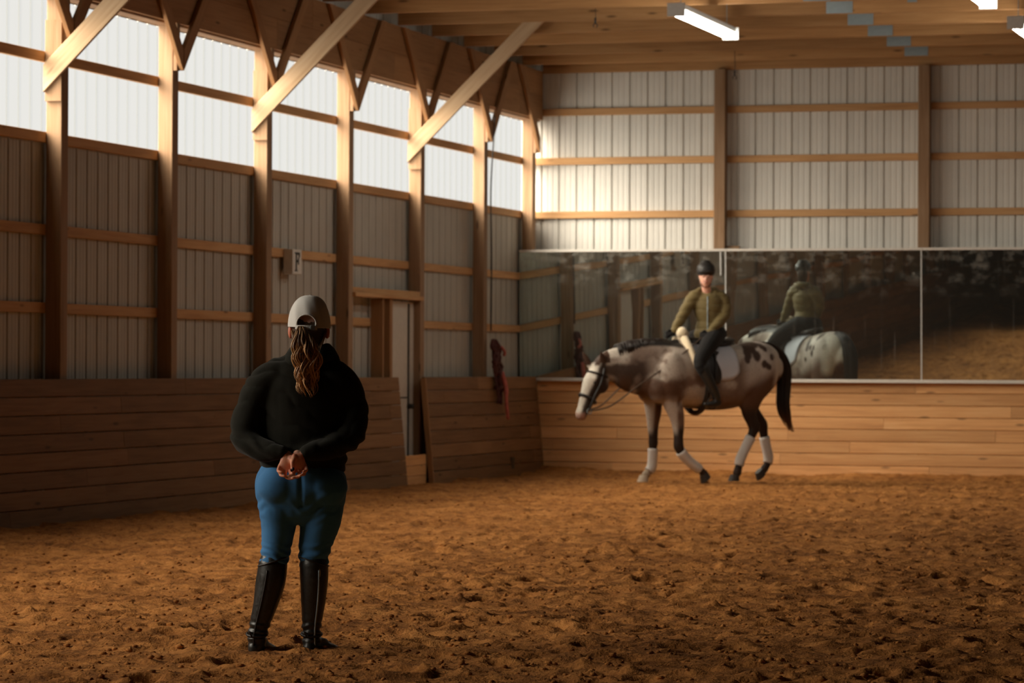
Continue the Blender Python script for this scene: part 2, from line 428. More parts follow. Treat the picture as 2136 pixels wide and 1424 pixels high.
def union(parts, voxel=0.01, smooth=3, fac=0.5):
    V = []; F = []; b = 0
    for v, f in parts:
        V.append(np.asarray(v)); F += [tuple(i+b for i in q) for q in f]; b += len(v)
    me = new_mesh('tmp', np.vstack(V), F); o = link('tmp', me)
    r = o.modifiers.new('r', 'REMESH'); r.mode = 'VOXEL'; r.voxel_size = voxel; r.adaptivity = 0
    if smooth:
        s = o.modifiers.new('s', 'SMOOTH'); s.iterations = smooth; s.factor = fac
    dg = bpy.context.evaluated_depsgraph_get(); ev = o.evaluated_get(dg); em = ev.to_mesh()
    n = len(em.vertices); v = np.empty(n*3, np.float32); em.vertices.foreach_get('co', v); v = v.reshape(-1, 3).astype(float)
    nm = np.empty(n*3, np.float32); em.vertices.foreach_get('normal', nm); nm = nm.reshape(-1, 3).astype(float)
    f = [tuple(p.vertices) for p in em.polygons]
    ev.to_mesh_clear(); bpy.data.objects.remove(o); bpy.data.meshes.remove(me)
    return v, f, nm
_lat = nrg.random((64, 64, 64))
def vnoise3(P, s):
    Q = np.asarray(P)*s+100.0; i = np.floor(Q).astype(int); f = Q-i; f = f*f*(3-2*f); i %= 64; j = (i+1) % 64
    r = 0
    for dx in (0, 1):
        for dy in (0, 1):
            for dz in (0, 1):
                w_ = (f[:, 0] if dx else 1-f[:, 0])*(f[:, 1] if dy else 1-f[:, 1])*(f[:, 2] if dz else 1-f[:, 2])
                r = r+w_*_lat[(j if dx else i)[:, 0], (j if dy else i)[:, 1], (j if dz else i)[:, 2]]
    return r
def fbm3(P, s, o=4):
    r = 0; a = 1; t_ = 0
    for k in range(o): r = r+a*vnoise3(np.asarray(P)+k*7.3, s*2**k); t_ += a; a *= 0.5
    return r/t_
def vnoise2(X, Y, s, seed=0):
    g = _lat[seed % 64]; A = X*s+50.0; B = Y*s+50.0; i = np.floor(A).astype(int); j = np.floor(B).astype(int)
    fx = A-i; fy = B-j; fx = fx*fx*(3-2*fx); fy = fy*fy*(3-2*fy)
    i0 = i % 64; i1 = (i+1) % 64; j0 = j % 64; j1 = (j+1) % 64
    # extend the period with a second lattice so the tiling never shows
    h = _lat[(seed+(i//64)*5+(j//64)*11) % 64, 0, 0]*0
    return (g[i0, j0]*(1-fx)+g[i1, j0]*fx)*(1-fy)+(g[i0, j1]*(1-fx)+g[i1, j1]*fx)*fy+h

# ------------------------------------------------------------------ dimensions
Y1, BAY = 25.588, 2.4384
PY = [Y1+BAY*i for i in range(-10, 6)]+[39.86]      # near faces of the left-wall posts
YB = 40.18                                           # back-wall girt plane
END = -0.9; WID = 20.0
ZS, ZW = 3.268, 4.40                                 # panel bottom and top
ZH0, ZH1 = 4.42, 5.03                                # header board
CHORD = 5.03
GZ = [3.939, 3.268, 2.496, 1.842]                    # tops of the left girts

# ------------------------------------------------------------------ floor (raked, hoof-printed sand)
def grid_axis(segs):
    out = [segs[0][0]]
    for a, b, s0, s1 in segs:
        x = a
        while x < b-1e-6:
            t_ = (x-a)/(b-a); x = min(b, x+s0+(s1-s0)*t_); out.append(x)
    return np.array(out)
gx = grid_axis([(-0.3, 1.0, .05, .03), (1.0, 9.9, .024, .024), (9.9, 20.2, .05, .5)])
gy = grid_axis([(-1.0, 11.5, .6, .05), (11.5, 20, .020, .024), (20, 30, .024, .04), (30, 40.5, .04, .05)])
GX, GY = np.meshgrid(gx, gy)
def sand_h(X, Y):
    h = 0.030*(vnoise2(X, Y, 0.45, 1)-.5)+0.030*(vnoise2(X, Y, 1.7, 2)-.5)+0.030*(vnoise2(X, Y, 4.3, 3)-.5)
    a = vnoise2(X+.3*vnoise2(X, Y, 3, 9), Y, 9.7, 4); h += 0.020*np.maximum(a-.45, 0)*1.6
    h += 0.014*(vnoise2(X, Y, 19, 5)-.5)+0.011*(vnoise2(X, Y, 37, 6)-.5)
    return h
H = sand_h(GX, GY)
for k in range(4200):
    x = rnd.uniform(0.6, 9.8); y = rnd.uniform(11.5, 39.5); r_ = rnd.uniform(.045, .085); d_ = rnd.uniform(.006, .030)
    i0, i1 = np.searchsorted(gx, [x-2.2*r_, x+2.2*r_]); j0, j1 = np.searchsorted(gy, [y-2.2*r_, y+2.2*r_])
    if i1 <= i0 or j1 <= j0: continue
    q = np.hypot((gx[None, i0:i1]-x), (gy[j0:j1, None]-y)*rnd.uniform(.7, 1.3))/r_
    H[j0:j1, i0:i1] += -d_*np.exp(-q**4)+d_*0.55*np.exp(-((q-1.35)/.32)**2)*(0.4+rnd.random()*.9)
for k in range(9000):
    x = rnd.uniform(0.6, 9.8); y = 11.5+26*rnd.random()**1.4; r_ = rnd.uniform(.018, .042); d_ = rnd.uniform(.006, .018)
    i0, i1 = np.searchsorted(gx, [x-2.1*r_, x+2.1*r_]); j0, j1 = np.searchsorted(gy, [y-2.1*r_, y+2.1*r_])
    if i1 <= i0 or j1 <= j0: continue
    q = np.hypot((gx[None, i0:i1]-x)*rnd.uniform(.6, 1.2), (gy[j0:j1, None]-y))/r_
    H[j0:j1, i0:i1] += (-d_ if k % 3 else d_*.8)*np.exp(-q**3)
H += 0.05*np.clip((GY-38.6)/1.2, 0, 1)**2+0.02*np.clip((1.0-GX)/0.8, 0, 1)
nx, ny = len(gx), len(gy)
V = np.stack([GX.ravel(), GY.ravel(), H.ravel()], 1).astype(np.float32)
me = bpy.data.meshes.new('floor'); me.vertices.add(nx*ny); me.vertices.foreach_set('co', V.ravel())
idx = np.arange(nx*ny).reshape(ny, nx)
Q = np.stack([idx[:-1, :-1], idx[:-1, 1:], idx[1:, 1:], idx[1:, :-1]], -1).reshape(-1, 4).astype(np.int32)
me.loops.add(Q.size); me.loops.foreach_set('vertex_index', Q.ravel()); me.polygons.add(len(Q))
me.polygons.foreach_set('loop_start', np.arange(0, Q.size, 4, dtype=np.int32))
me.polygons.foreach_set('use_smooth', np.ones(len(Q), bool)); me.update(); me.validate()
me.materials.append(M['sand']); structure(link('floor', me))
def floor_z(x, y):
    i = min(max(np.searchsorted(gx, x), 1), nx-1); j = min(max(np.searchsorted(gy, y), 1), ny-1)
    return float(H[j-1:j+1, i-1:i+1].mean())
# loose clods
mb_V = []; mb_F = []
ico_v = np.array([(0, 0, 1), (.894, 0, .447), (.276, .851, .447), (-.724, .526, .447), (-.724, -.526, .447), (.276, -.851, .447),
                  (.724, .526, -.447), (-.276, .851, -.447), (-.894, 0, -.447), (-.276, -.851, -.447), (.724, -.526, -.447), (0, 0, -1)])
ico_f = [(0, 1, 2), (0, 2, 3), (0, 3, 4), (0, 4, 5), (0, 5, 1), (1, 6, 2), (2, 7, 3), (3, 8, 4), (4, 9, 5), (5, 10, 1), (6, 7, 2), (7, 8, 3), (8, 9, 4), (9, 10, 5), (10, 6, 1), (11, 7, 6), (11, 8, 7), (11, 9, 8), (11, 10, 9), (11, 6, 10)]
for k in range(16000):
    y = 12.0+26*rnd.random()**1.7; x = rnd.uniform(0.7, 9.8); s = .004+.013*rnd.random()**3
    mb_V.append(ico_v*s*nrg.uniform(.6, 1.25, (12, 1))*np.array([1.3, 1, .75])+np.array([x, y, floor_z(x, y)+s*.3])); mb_F += [tuple(i+12*k for i in q) for q in ico_f]
clod = link('sand_clods', new_mesh('sand_clods', np.vstack(mb_V), mb_F, M['sand'], smooth=True)); clod['kind'] = 'stuff'
tag(clod, 'loose crumbs and clods of orange brown sand lying on the arena floor', 'sand')

# ------------------------------------------------------------------ ribbed sheets
def ribbed(name, axis, plane, a0, a1, z0, z1, out, material, minor=True, ridge=0.2286, depth=0.019):
    """sheet spanning a0..a1 along axis (0=x,1=y) at «plane»; ribs bulge towards out (+1/-1)"""
    prof = []; k0 = math.floor(a0/ridge); a = k0*ridge
    while a < a1:
        for da, dz in ((0, 0), (.010, 1), (.026, 1), (.036, 0)): prof.append((a+da, dz*depth))
        if minor:
            for c in (.092, .160):
                for da, dz in ((0, 0), (.006, .14), (.016, .14), (.022, 0)): prof.append((a+c+da, dz*depth))
        a += ridge
    prof = [(a0, 0)]+[p for p in prof if a0 < p[0] < a1]+[(a1, 0)]
    n = len(prof); V = []; off = [(p, plane+out*d) for p, d in prof]
    for th in (0, out*0.001*2):
        for z in (z0, z1):
            for p, q in off: V.append((q+th, p, z) if axis == 1 else (p, q+th, z))
    F = []
    for i in range(n-1):
        F.append((i, i+1, n+i+1, n+i)); F.append((2*n+i+1, 2*n+i, 3*n+i, 3*n+i+1))
        F.append((n+i, n+i+1, 3*n+i+1, 3*n+i)); F.append((i+1, i, 2*n+i, 2*n+i+1))
    F.append((0, n, 3*n, 2*n)); F.append((n-1, 3*n-1, 4*n-1, 2*n-1))
    return structure(link(name, new_mesh(name, V, F, material)))
XS = -0.182
a = ribbed('wall_left', 1, XS, END-.2, YB+.06, -0.2, ZS-0.03, -1, M['sheet_shade'])
c_ = ribbed('light_stop_sheet', 1, XS, END-.2, PY[3]+.07, ZS-.029, ZW-.001, -1, M['sheet']); c_.parent = a; del c_['kind']  # unseen; closes the near bays to keep daylight off the foreground sand
b = ribbed('wall_left_upper', 1, XS, END-.2, YB+.06, ZW, 5.6, -1, M['sheet'])
b.parent = a; b.name = 'upper_sheet'; del b['kind']
ribbed('wall_back', 0, YB+.04, -0.25, WID+.3, -0.2, 5.6, 1, M['sheet'])
ribbed('wall_right', 1, WID+.04, END-.2, YB+.06, -0.2, 5.6, 1, M['roof'], minor=False)
ribbed('wall_front', 0, END, -0.25, WID+.3, -0.2, 5.6, -1, M['roof'], minor=False)
mb = MB(); mb.box((-.3, END-.3, 5.30), (WID+.3, YB+.3, 5.36)); structure(mb.build('ceiling', M['roof']))
edges = [y+.07 for y in PY[3:-1]]+[YB+.05]
for i in range(len(edges)-1):
    ribbed('window_%d' % (i+1), 1, XS-.001, edges[i], edges[i+1], ZS-.03, ZW, -1, M['panel'], minor=False)

# ------------------------------------------------------------------ left wall timber
names_post = {}
order = ['leftmost', 'second', 'third', 'fourth', 'fifth', 'sixth', 'seventh']
extra = ['carrying the upper left diagonal brace', 'between two diagonal braces', 'carrying the middle diagonal brace',
         'just left of the doorway', 'right of the doorway', 'with the black cable and hanging ropes', 'in the corner beside the back wall']
def post_left(y, label, group=None, scab=False, y2=0.14):
    r = empty('wall_post', (-.07, y+y2/2, 0))
    q = MB(); q.beam((0, 0, 0), (0, 0, 4.42), (1, 0, 0), .14, y2, .005); q.build('post_shaft', M['post'], r)
    q = MB()
    q.beam((.09, -.03, 3.99), (.09, -.03, 4.42), (0, 1, 0), .07, .038, .003); q.build('bearing_block', M['post'], r)
    if scab:
        q = MB(); q.beam((.008, -y2/2-.02, 3.522), (.008, -y2/2-.02, 4.20), (1, 0, 0), .15, .038, .003); q.build('splice_board', M['post'], r)
    tag(r, label, 'post', group); return r
for i, y in enumerate(PY):
    k = i-10
    if k < 0: post_left(y, 'left wall post seen only as a dark reflection in the mirror', 'left wall posts seen only in the mirror')
    else: post_left(y, '%s wooden post of the left wall, %s' % (order[k], extra[k]), 'wooden posts along the left wall', scab=k in (0, 2, 4))
# V braces
bn = ['at the top of the leftmost post', 'at the top of the second post', 'at the top of the third post', 'above the post left of the doorway', 'above the post right of the doorway', 'above the post with the black cable', 'above the corner post']
for k in range(7):
    yc = PY[10+k]+.055
    for s, wd in ((-1, 'rising leftwards'), (1, 'rising rightwards')):
        if k == 6 and s == 1: continue
        q = MB(); A = Vector((.066+.040*(s < 0)*0, yc+s*.01, 4.09)); B = Vector((.066, yc+s*.84, 5.02))
        q.beam(A, B, (0, 1, 0), .13, .040, .003, endA=(0, 1, 0), endB=(0, 0, 1))
        tag(q.build('header_strut', M['dark']), 'short dark sloping strut %s %s' % (wd, bn[k]), 'brace', 'V shaped struts under the left header')
# girts
gl = ['thin girt board crossing the bright translucent panels of the left wall', 'girt board along the lower edge of the bright translucent panels', 'girt board of the left wall carrying the white letter plate', 'lowest visible girt board on the left wall, level with the door']
for k, z in enumerate(GZ):
    q = MB()
    segs = [(END, YB+.03)] if k != 3 else [(END, 34.22), (35.40, YB+.03)]
    for a_, b_ in segs:
        y = a_
        while y < b_:
            y2 = min(b_, y+4.8768); q.beam((-.161, y+.002, z-.0445), (-.161, y2-.002, z-.0445), (0, 0, 1), .089, .038, .003, tone=rnd.uniform(-.12, .12)); y = y2
    tag(q.build('wall_girt', M['girt']), gl[k], 'board', 'girts of the left wall')
q = MB()
for z0, z1 in ((4.42, 4.72), (4.722, 5.03)):
    y = END-rnd.random()*2
    while y < YB:
        y2 = min(YB, y+rnd.uniform(3.4, 4.9)); q.beam((.020, y+.002, (z0+z1)/2), (.020, y2-.002, (z0+z1)/2), (0, 0, 1), z1-z0, .038, .003, tone=rnd.uniform(-.15, .15)); y = y2
tag(q.build('header_beam', M['dark']), 'deep dark plank header beam running along the top of the left wall', 'beam')
q = MB(); q.box((-.14, END, 4.40), (-.002, YB, 4.438)); tag(q.build('top_plate', M['post']), 'pale lit underside plate along the top edge of the translucent panels', 'board')
# diagonal knee braces
kb = ['big pale diagonal brace at the upper left corner of the photo', 'middle big diagonal brace, rising from the third post to the ceiling', 'rightmost big diagonal brace, rising to the ceiling left of the tube lamp']
for k, i in enumerate((10, 12, 14)):
    y = PY[i]-.058; q = MB(); A = Vector((-.135, y, 3.71)); B = Vector((1.34, y, 5.155))
    q.beam(A, B, (0, 0, 1), .165, .038, .004, endA=(1, 0, 0), endB=(0, 0, 1))
    tag(q.build('knee_brace', M['brace']), kb[k], 'brace', 'big diagonal knee braces on the left')

# ------------------------------------------------------------------ truss chords with nail plates
cn = ['nearest the camera, half out of the top of the photo', 'second nearest of the ceiling beams', 'third nearest of the ceiling beams', 'fourth nearest, in front of the hanging wire', 'third from the back wall of the ceiling beams', 'next to last ceiling beam before the back wall', 'last ceiling beam, closest to the back wall']
for k in range(-9, 4):
    y = 35.57+1.2192*k; r = empty('ceiling_joist', (WID/2, y, CHORD))
    q = MB(); t0 = rnd.uniform(-.25, .15)
    q.beam((.045-WID/2, .02, .092), (4.91-WID/2, .02, .092), (0, 0, 1), .184, .038, .003, tone=t0)
    q.beam((4.912-WID/2, .02, .092), (10.6-WID/2, .02, .092), (0, 0, 1), .184, .038, .003, tone=rnd.uniform(-.12, .1)); q.build('joist_board', M['beam'], r)
    q = MB(); q.beam((10.602-WID/2, .02, .092), (WID/2, .02, .092), (0, 0, 1), .184, .038, .003); q.build('joist_board', M['beam'], r)
    q = MB(); q.box((4.77-WID/2, -.003, .005), (5.05-WID/2, .0005, .150), .0005)
    q.build('nail_plate', M['steel'], r)['label'] = 'grey metal nail plate'
    if k < -3: tag(r, 'wooden ceiling joist nearer the camera, above the top edge of view', 'joist', 'ceiling joists above the view'); continue
    tag(r, 'wooden ceiling joist, %s' % cn[k+3], 'joist', 'wooden joists across the ceiling')
q = MB(); q.beam((.05, YB-.03, 5.085), (WID, YB-.03, 5.085), (0, 0, 1), .17, .038, .003)
tag(q.build('wall_plate', M['beam']), 'wooden plate along the very top of the back wall, above the white sheets', 'board')
# small metal clips seen on the joists
for (x, y, z) in ((5.63, 34.33, 5.13), (4.99, 38.0, 5.16)):
    q = MB(); q.box((x, y-.006, z), (x+.10, y, z+.035), .001); tag(q.build('metal_clip', M['steel']), 'tiny grey metal clip on a ceiling joist %s' % ('near the second tube lamp' if y < 35 else 'right of the stepped nail plates'), 'clip')

# ------------------------------------------------------------------ back wall timber
bp = ['left one of the wide posts, above the rider', 'right one of the wide posts']
for k, x in enumerate((2.27, 4.80, 7.33, 9.86, 12.4, 14.9, 17.4)):
    if k > 1: break
    r = empty('wall_post', (x+.07, YB-.07-.001, 0)); q = MB(); q.beam((0, 0, 0), (0, 0, 5.0), (1, 0, 0), .14, .14, .005); q.build('post_shaft', M['post'], r)
    tag(r, 'wooden post of the back wall, %s' % bp[k], 'post', 'wooden posts of the back wall')
    if k == 0:
        q = MB(); q.beam((x+.14, YB-.055, 2.80), (x+.31, YB-.055, 2.80), (0, 0, 1), .05, .05, .003)
        tag(q.build('wood_block', M['post']), 'small pale wood block on the mirror top at the foot of a back wall post', 'block')
r = empty('wall_post', (7.33+.07, YB-.071, 0)); q = MB(); q.beam((0, 0, 0), (0, 0, 5.0), (1, 0, 0), .14, .14, .005); q.build('post_shaft', M['post'], r)
tag(r, 'wooden post of the back wall, right of the two wide ones', 'post', 'wooden posts of the back wall')
bg_ = ['top girt board across the white back wall', 'middle girt board across the white back wall', 'lowest girt board across the white back wall, above the mirror']
for k, z in enumerate((4.560, 3.945, 3.272)):
    q = MB(); x = -.1
    while x < WID:
        x2 = min(WID, x+[2.44, 4.97, 4.9][k]+(x > 0)*.0); q.beam((x+.002, YB+.019, z-.0445), (x2-.002, YB+.019, z-.0445), (0, 0, 1), .089, .038, .003, tone=rnd.uniform(-.1, .1)); x = x2
    tag(q.build('wall_girt', M['girt']), bg_[k], 'board', 'girts of the back wall')

# ------------------------------------------------------------------ kick walls (sloping plank guards)
def kick_wall(name, A, B, inward, z1, label, nb=8, tilt=0.115, segx=(2.2, 4.8), z0=-.06, mt='kick'):
    """planks along A->B, top at z1, foot pushed out by tilt along «inward»"""
    q = MB(); A = Vector((*A, 0)); B = Vector((*B, 0)); inw = Vector((*inward, 0)); d = (B-A).normalized(); L = (B-A).length
    h = (z1-0.0)/nb; k0 = -1
    for k in range(k0, nb):
        zc = z1-h*(nb-1-k)-h/2; off = tilt*(1-zc/z1); wdir = (Vector((0, 0, 1))-inw*tilt/z1).normalized()
        s = -rnd.random()*2
        while s < L:
            e = min(L, s+rnd.uniform(*segx)); s_ = max(s, 0)
            if e-s_ > .02:
                p = A+d*s_+inw*off+Vector((0, 0, zc)); p2 = A+d*(e-.003)+inw*off+Vector((0, 0, zc))
                o_ = inw*rnd.uniform(-.0015, .0015)
                q.beam(p+o_, p2+o_, wdir, h-.004, .036, .006, tone=rnd.uniform(-.22, .20))
            s = e
    o = q.build(name, M[mt]); tag(o, label, 'kick wall', 'plank kick walls round the arena'); return o
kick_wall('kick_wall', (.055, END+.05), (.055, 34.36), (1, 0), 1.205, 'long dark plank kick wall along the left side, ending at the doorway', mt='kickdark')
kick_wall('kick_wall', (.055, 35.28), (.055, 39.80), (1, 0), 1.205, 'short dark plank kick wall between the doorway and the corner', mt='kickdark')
kick_wall('kick_wall', (.06, YB-.265), (WID-.1, YB-.265), (0, -1), 1.165, 'orange plank kick wall along the back, below the mirror', segx=(1.4, 4.2))
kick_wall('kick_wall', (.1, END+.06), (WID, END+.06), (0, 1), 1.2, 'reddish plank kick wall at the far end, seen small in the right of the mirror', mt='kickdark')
# door sill boards
q = MB()
for k in range(3): q.beam((.09, 34.40, .06+.115*k), (.09, 35.24, .06+.115*k), (0, 0, 1), .111, .036, .004, tone=rnd.uniform(-.1, .2))
tag(q.build('threshold_boards', M['kick']), 'low step of three pale boards closing the foot of the doorway', 'board')
q = MB(); q.beam((.175, 35.262, -.05), (.062, 35.262, 1.19), (0, 1, 0), .03, .06, .003)
tag(q.build('gate_stop', M['dark']), 'narrow dark upright board on the near edge of the short kick wall', 'board')
q = MB(); q.box((-.075, 33.03, 2.055), (.035, 35.36, 2.10)); q.box((-.10, 33.05, 2.10), (-.005, 35.36, 2.155))
tag(q.build('door_header', M['girt']), 'wooden door header board spanning the bay above the white door', 'board')
q = MB(); q.beam((-.07, 34.32, 0), (-.07, 34.32, 2.05), (0, 1, 0), .09, .14, .004); tag(q.build('door_jamb', M['dark']), 'dark wooden jamb on the left side of the white door', 'post')
q = MB(); q.beam((-.07, 34.05, 0), (-.07, 34.05, 2.05), (0, 1, 0), .04, .14, .004); tag(q.build('door_jamb', M['dark']), 'thin dark stud left of the door jamb, against the grey sheet', 'post')
r = empty('door_1', (-.10, 34.85, .02)); r['kind'] = 'structure'
q = MB(); q.box((-.02, -.42, 0), (.02, .50, 2.02), .004); q.build('door_leaf', M['door'], r)
q = MB(); q.box((.02, .28, 0), (.034, .31, 2.0), .002); q.box((.02, -.42, .95), (.026, .28, .965), .001); q.build('door_seam', M['black'], r)
q = MB(); q.tube([(.02, .30, .86), (.06, .30, .86), (.085, .30, .86)], [.034, .026, .03], 14); q.build('door_handle', M['black'], r, True)

# ------------------------------------------------------------------ dressage letter plate
r = empty('letter_plate', (-.128, 31.45, 2.365))
q = MB(); q.box((-.012, -.135, -.125), (.085, .125, .125), .004); q.build('plate_box', M['white'], r)
F_ = MB(); X0, X1 = .084, .0905
F_.box((X0, -.045, -.095), (X1, -.018, .095), .001)            # stem
F_.box((X0, -.045, .072), (X1, .062, .095), .001); F_.box((X0, .040, .045), (X1, .062, .095), .001)
F_.box((X0, -.045, -.005), (X1, .040, .020), .001); F_.box((X0, .022, -.028), (X1, .040, .042), .001)
F_.box((X0, -.068, .080), (X1, -.018, .095), .001); F_.box((X0, -.066, -.095), (X1, .004, -.083), .001)
F_.build('letter_f', M['black'], r)['label'] = 'black serif capital letter F'
tag(r, 'small white plate with a black letter F on the left wall girt', 'sign')

# ------------------------------------------------------------------ mirror panes
TILT = R(2.0)
mn = ['left mirror pane, beginning in the corner and ending behind the rider', 'middle mirror pane showing the reflected horse and rider', 'right mirror pane showing the far arena floor, cut by the photo edge', 'mirror pane outside the photo on the right']
yM = YB-.347; zM = 1.185
edgesx = [-.15, 2.487, 4.895, 7.30]
for k in range(3):
    x0, x1 = edgesx[k], edgesx[k+1]
    r = empty('arena_mirror', ((x0+x1)/2, yM, zM)); r.rotation_euler = (TILT, 0, 0)
    h = 1.568; hw = (x1-x0)/2-.002
    q = MB(); q.box((-hw, 0, 0), (hw, .006, h), .001); g = q.build('mirror_glass', M['mirror'], r)
    q = MB(); q.box((-hw, -.008, h-.004), (hw, .03, h+.026), .002); q.build('top_trim', M['frame'], r)
    q = MB(); q.box((-hw, -.012, -.018), (hw, .03, .004), .002); q.build('bottom_trim', M['frame'], r)
    q = MB(); q.box((hw-.012, -.003, 0), (hw+.002, .002, h), .0005)
    if k == 0: q.box((hw-.075, -.003, 1.27), (hw-.060, .0, h-.01), .0005)
    q.build('joint_strip', M['tin'], r)
    q = MB(); q.box((-hw, .007, 0), (hw, .02, h), .001); q.build('backing_board', M['black'], r)
    tag(r, mn[k], 'mirror', 'mirror panes above the back kick wall')
q = MB(); q.box((.08, YB-.37, 1.150), (WID-.1, YB-.22, 1.165), .002)
tag(q.build('mirror_ledge', M['frame']), 'thin pale ledge between the mirror and the back kick wall', 'ledge')

# ------------------------------------------------------------------ tube lamps
def lamp(x, y0, y1, z, label):
    r = empty('tube_lamp', (x, (y0+y1)/2, z)); L = y1-y0
    q = MB()
    q.beam((0, -L/2, .05), (0, L/2, .05), (1, 0, 0), .11, .055, .004)
    for s in (-1, 1): q.box((-.085, s*L/2-.02, -.055), (.085, s*L/2+.02, .075), .004)
    q.build('lamp_housing', M['tin'], r)
    for s in (-1, 1):
        q = MB(); q.tube([(s*.048, -L/2+.03, -.02), (s*.048, L/2-.03, -.02)], .019, 12); q.build('fluorescent_tube', M['tube'], r, True)
    for s in (-1, 1): q = MB(); q.tube([(0, s*L*.42, .07), (0, s*L*.42, 5.2-z)], .004, 6); q.build('hanging_chain', M['steel'], r)
    tag(r, label, 'lamp', 'fluorescent tube lamps under the ceiling')
lamp(3.83, 31.55, 33.99, 4.80, 'fluorescent twin tube lamp hanging left of the nail plates, fully in view')
lamp(6.86, 29.20, 31.64, 4.80, 'twin tube lamp of which only the far end shows at the top edge')
lamp(6.86, 33.55, 35.99, 4.80, 'twin tube lamp cut off by the right edge of the photo')
# hooks on wires
def hook(x, y, ztop, zbot, label):
    q = MB(); q.tube([(x, y, ztop), (x+.004, y, (ztop+zbot)/2), (x, y, zbot+.06)], .004, 6)
    q.tube([(x, y, zbot+.09), (x, y, zbot+.03)], .011, 8)
    q.tube([(x+.022*math.sin(a_), y, zbot+.01-.022*math.cos(a_)) for a_ in np.linspace(0.4, 5.6, 10)], .005, 6)
    tag(q.build('hanging_hook', M['cable'], smooth=True), label, 'hook')
hook(2.575, 33.2, 5.03, 4.84, 'small dark hook hanging from the ceiling left of the tube lamp')
hook(2.98, 38.0, 5.03, 4.70, 'thin wire with a dark weight hanging below the tube lamp')
# cable down the sixth post, ropes and tag
q = MB(); P_ = [(.12, 37.80, 4.3), (.105, 37.80, 4.0), (.045, 37.90, 3.4), (.05, 37.925, 2.6), (.045, 37.93, 1.75)]
q.tube(catmull(P_, 6), .009, 8); tag(q.build('power_cable', M['cable'], smooth=True), 'black cable running down the front of the sixth post', 'cable')
q = MB()
rr = random.Random(5)
for k in range(26):
    ln = rr.uniform(.25, .78)*rr.uniform(.7, 1); a_ = rr.uniform(-.06, .09); b_ = rr.uniform(0, .05)
    P_ = [(.055+b_, 37.93+a_*.3, 1.64)]
    for s in range(1, 6): P_.append((.06+b_+rr.uniform(-.012, .018)+.05*(s/5), 37.95+a_+rr.uniform(-.05, .055)*(1+s*.3), 1.64-ln*s/5))
    q.tube(catmull(P_, 3), rr.uniform(.010, .022), 7)
for k in range(5):
    c = (.09, 37.97+rr.uniform(-.04, .06), rr.uniform(1.2, 1.55)); R_ = rr.uniform(.05, .09)
    q.tube([(c[0]+.02*math.sin(a_*2), c[1]+R_*.6*math.cos(a_), c[2]+R_*math.sin(a_)) for a_ in np.linspace(0, 6.28, 14)], .012, 6)
rp = q.build('hanging_ropes', M['redrope'], smooth=True); tag(rp, 'bundle of dark red halters and lead ropes hanging on the sixth post', 'rope')
org = Vector(rp.location)
q = MB()
q.tube(catmull([(.16, 38.00, 1.26), (.20, 38.04, 1.08), (.215, 38.02, .90), (.225, 38.06, .70)], 5), [.030]*8+[.022]*8, 8)
q.tube(catmull([(.14, 38.05, 1.56), (.17, 38.09, 1.50), (.15, 38.13, 1.46)], 4), .018, 8)
q.V = [v-org for v in q.V]; q.build('pink_lead_rope', M['pinkrope'], rp, True)['label'] = 'pink webbing strap'
q = MB(); q.box((.148, 38.37, .10), (.180, 38.50, .235), .004); tag(q.build('wall_outlet', M['black']), 'small black outlet box low on the short kick wall', 'outlet')

# ================================================================== the standing person
def darken(c, k): return tuple(v*k for v in c)
SKIN = np.array([.66, .37, .27])
def mesh_part(name, vf, material, parent, tint=None, smooth=True):
    v, f = vf[0], vf[1]
    return link(name, new_mesh(name, v, f, material, tint=tint, smooth=smooth), parent)
def fold(v, nm, amp, dirs, freq, seed=0.0):
    """cloth folds: warped ridges running across «dirs»"""
    d = np.asarray(dirs, float); w_ = fbm3(v+seed, 5.0, 3)
    ph = (v@d)*freq+w_*9.0
    return v+nm*(amp*(np.abs(np.sin(ph))**0.6-0.6)*(0.3+1.2*fbm3(v+seed+3.1, 4.0, 2)))[:, None]

def finger(P, r0=.0085, r1=.0068):
    n = len(P); return loft([(*p, r0+(r1-r0)*i/(n-1), (r0+(r1-r0)*i/(n-1))*.95) for i, p in enumerate(P)], side=(1, 0.3, .2), n=10, sub=3)

wroot = empty('person', (6.213, 14.332, 0.0), R(20.04))
WZ = floor_z(6.2, 14.33)
# local frame: x to the photo's right, y away from the camera, z up
# --- body
parts = []
parts.append(loft([(.052, .015, 1.34, .062, .060), (.052, .012, 1.40, .056, .058), (.049, .016, 1.46, .058, .062)], n=16))           # neck
parts.append(loft([(.047, .050, 1.425, .042, .050), (.047, .040, 1.46, .060, .080), (.046, .025, 1.51, .070, .090), (.046, .018, 1.56, .074, .094), (.046, .018, 1.605, .060, .074), (.046, .02, 1.628, .035, .045)], n=20, cap=(1, .2)))  # head
parts.append(ball((.047, .115, 1.515), (.011, .016, .018), 8)); parts.append(ball((.047, .105, 1.475), (.022, .012, .008), 8))
for s in (-1, 1):
    parts.append(ball((.046+s*.083, .004, 1.500), (.013, .018, .033), 10))        # ears
    parts.append(ball((.046+s*.026, .097, 1.548), (.012, .008, .007), 8))
parts.append(loft([(.018, 0, .86, .165, .10), (.018, .01, 1.00, .130, .09), (.02, .01, 1.14, .150, .10), (.022, 0, 1.26, .165, .095), (.03, 0, 1.33, .10, .07)], n=24))
parts.append(loft([(-.15, 0, 1.275, .05, .05), (-.205, -.005, 1.15, .045, .045), (-.247, -.04, 1.025, .038, .038), (-.16, -.120, .975, .034, .034), (-.075, -.172, .948, .025, .022), (-.058, -.182, .938, .024, .018)], side=(0, 1, 0), n=14))
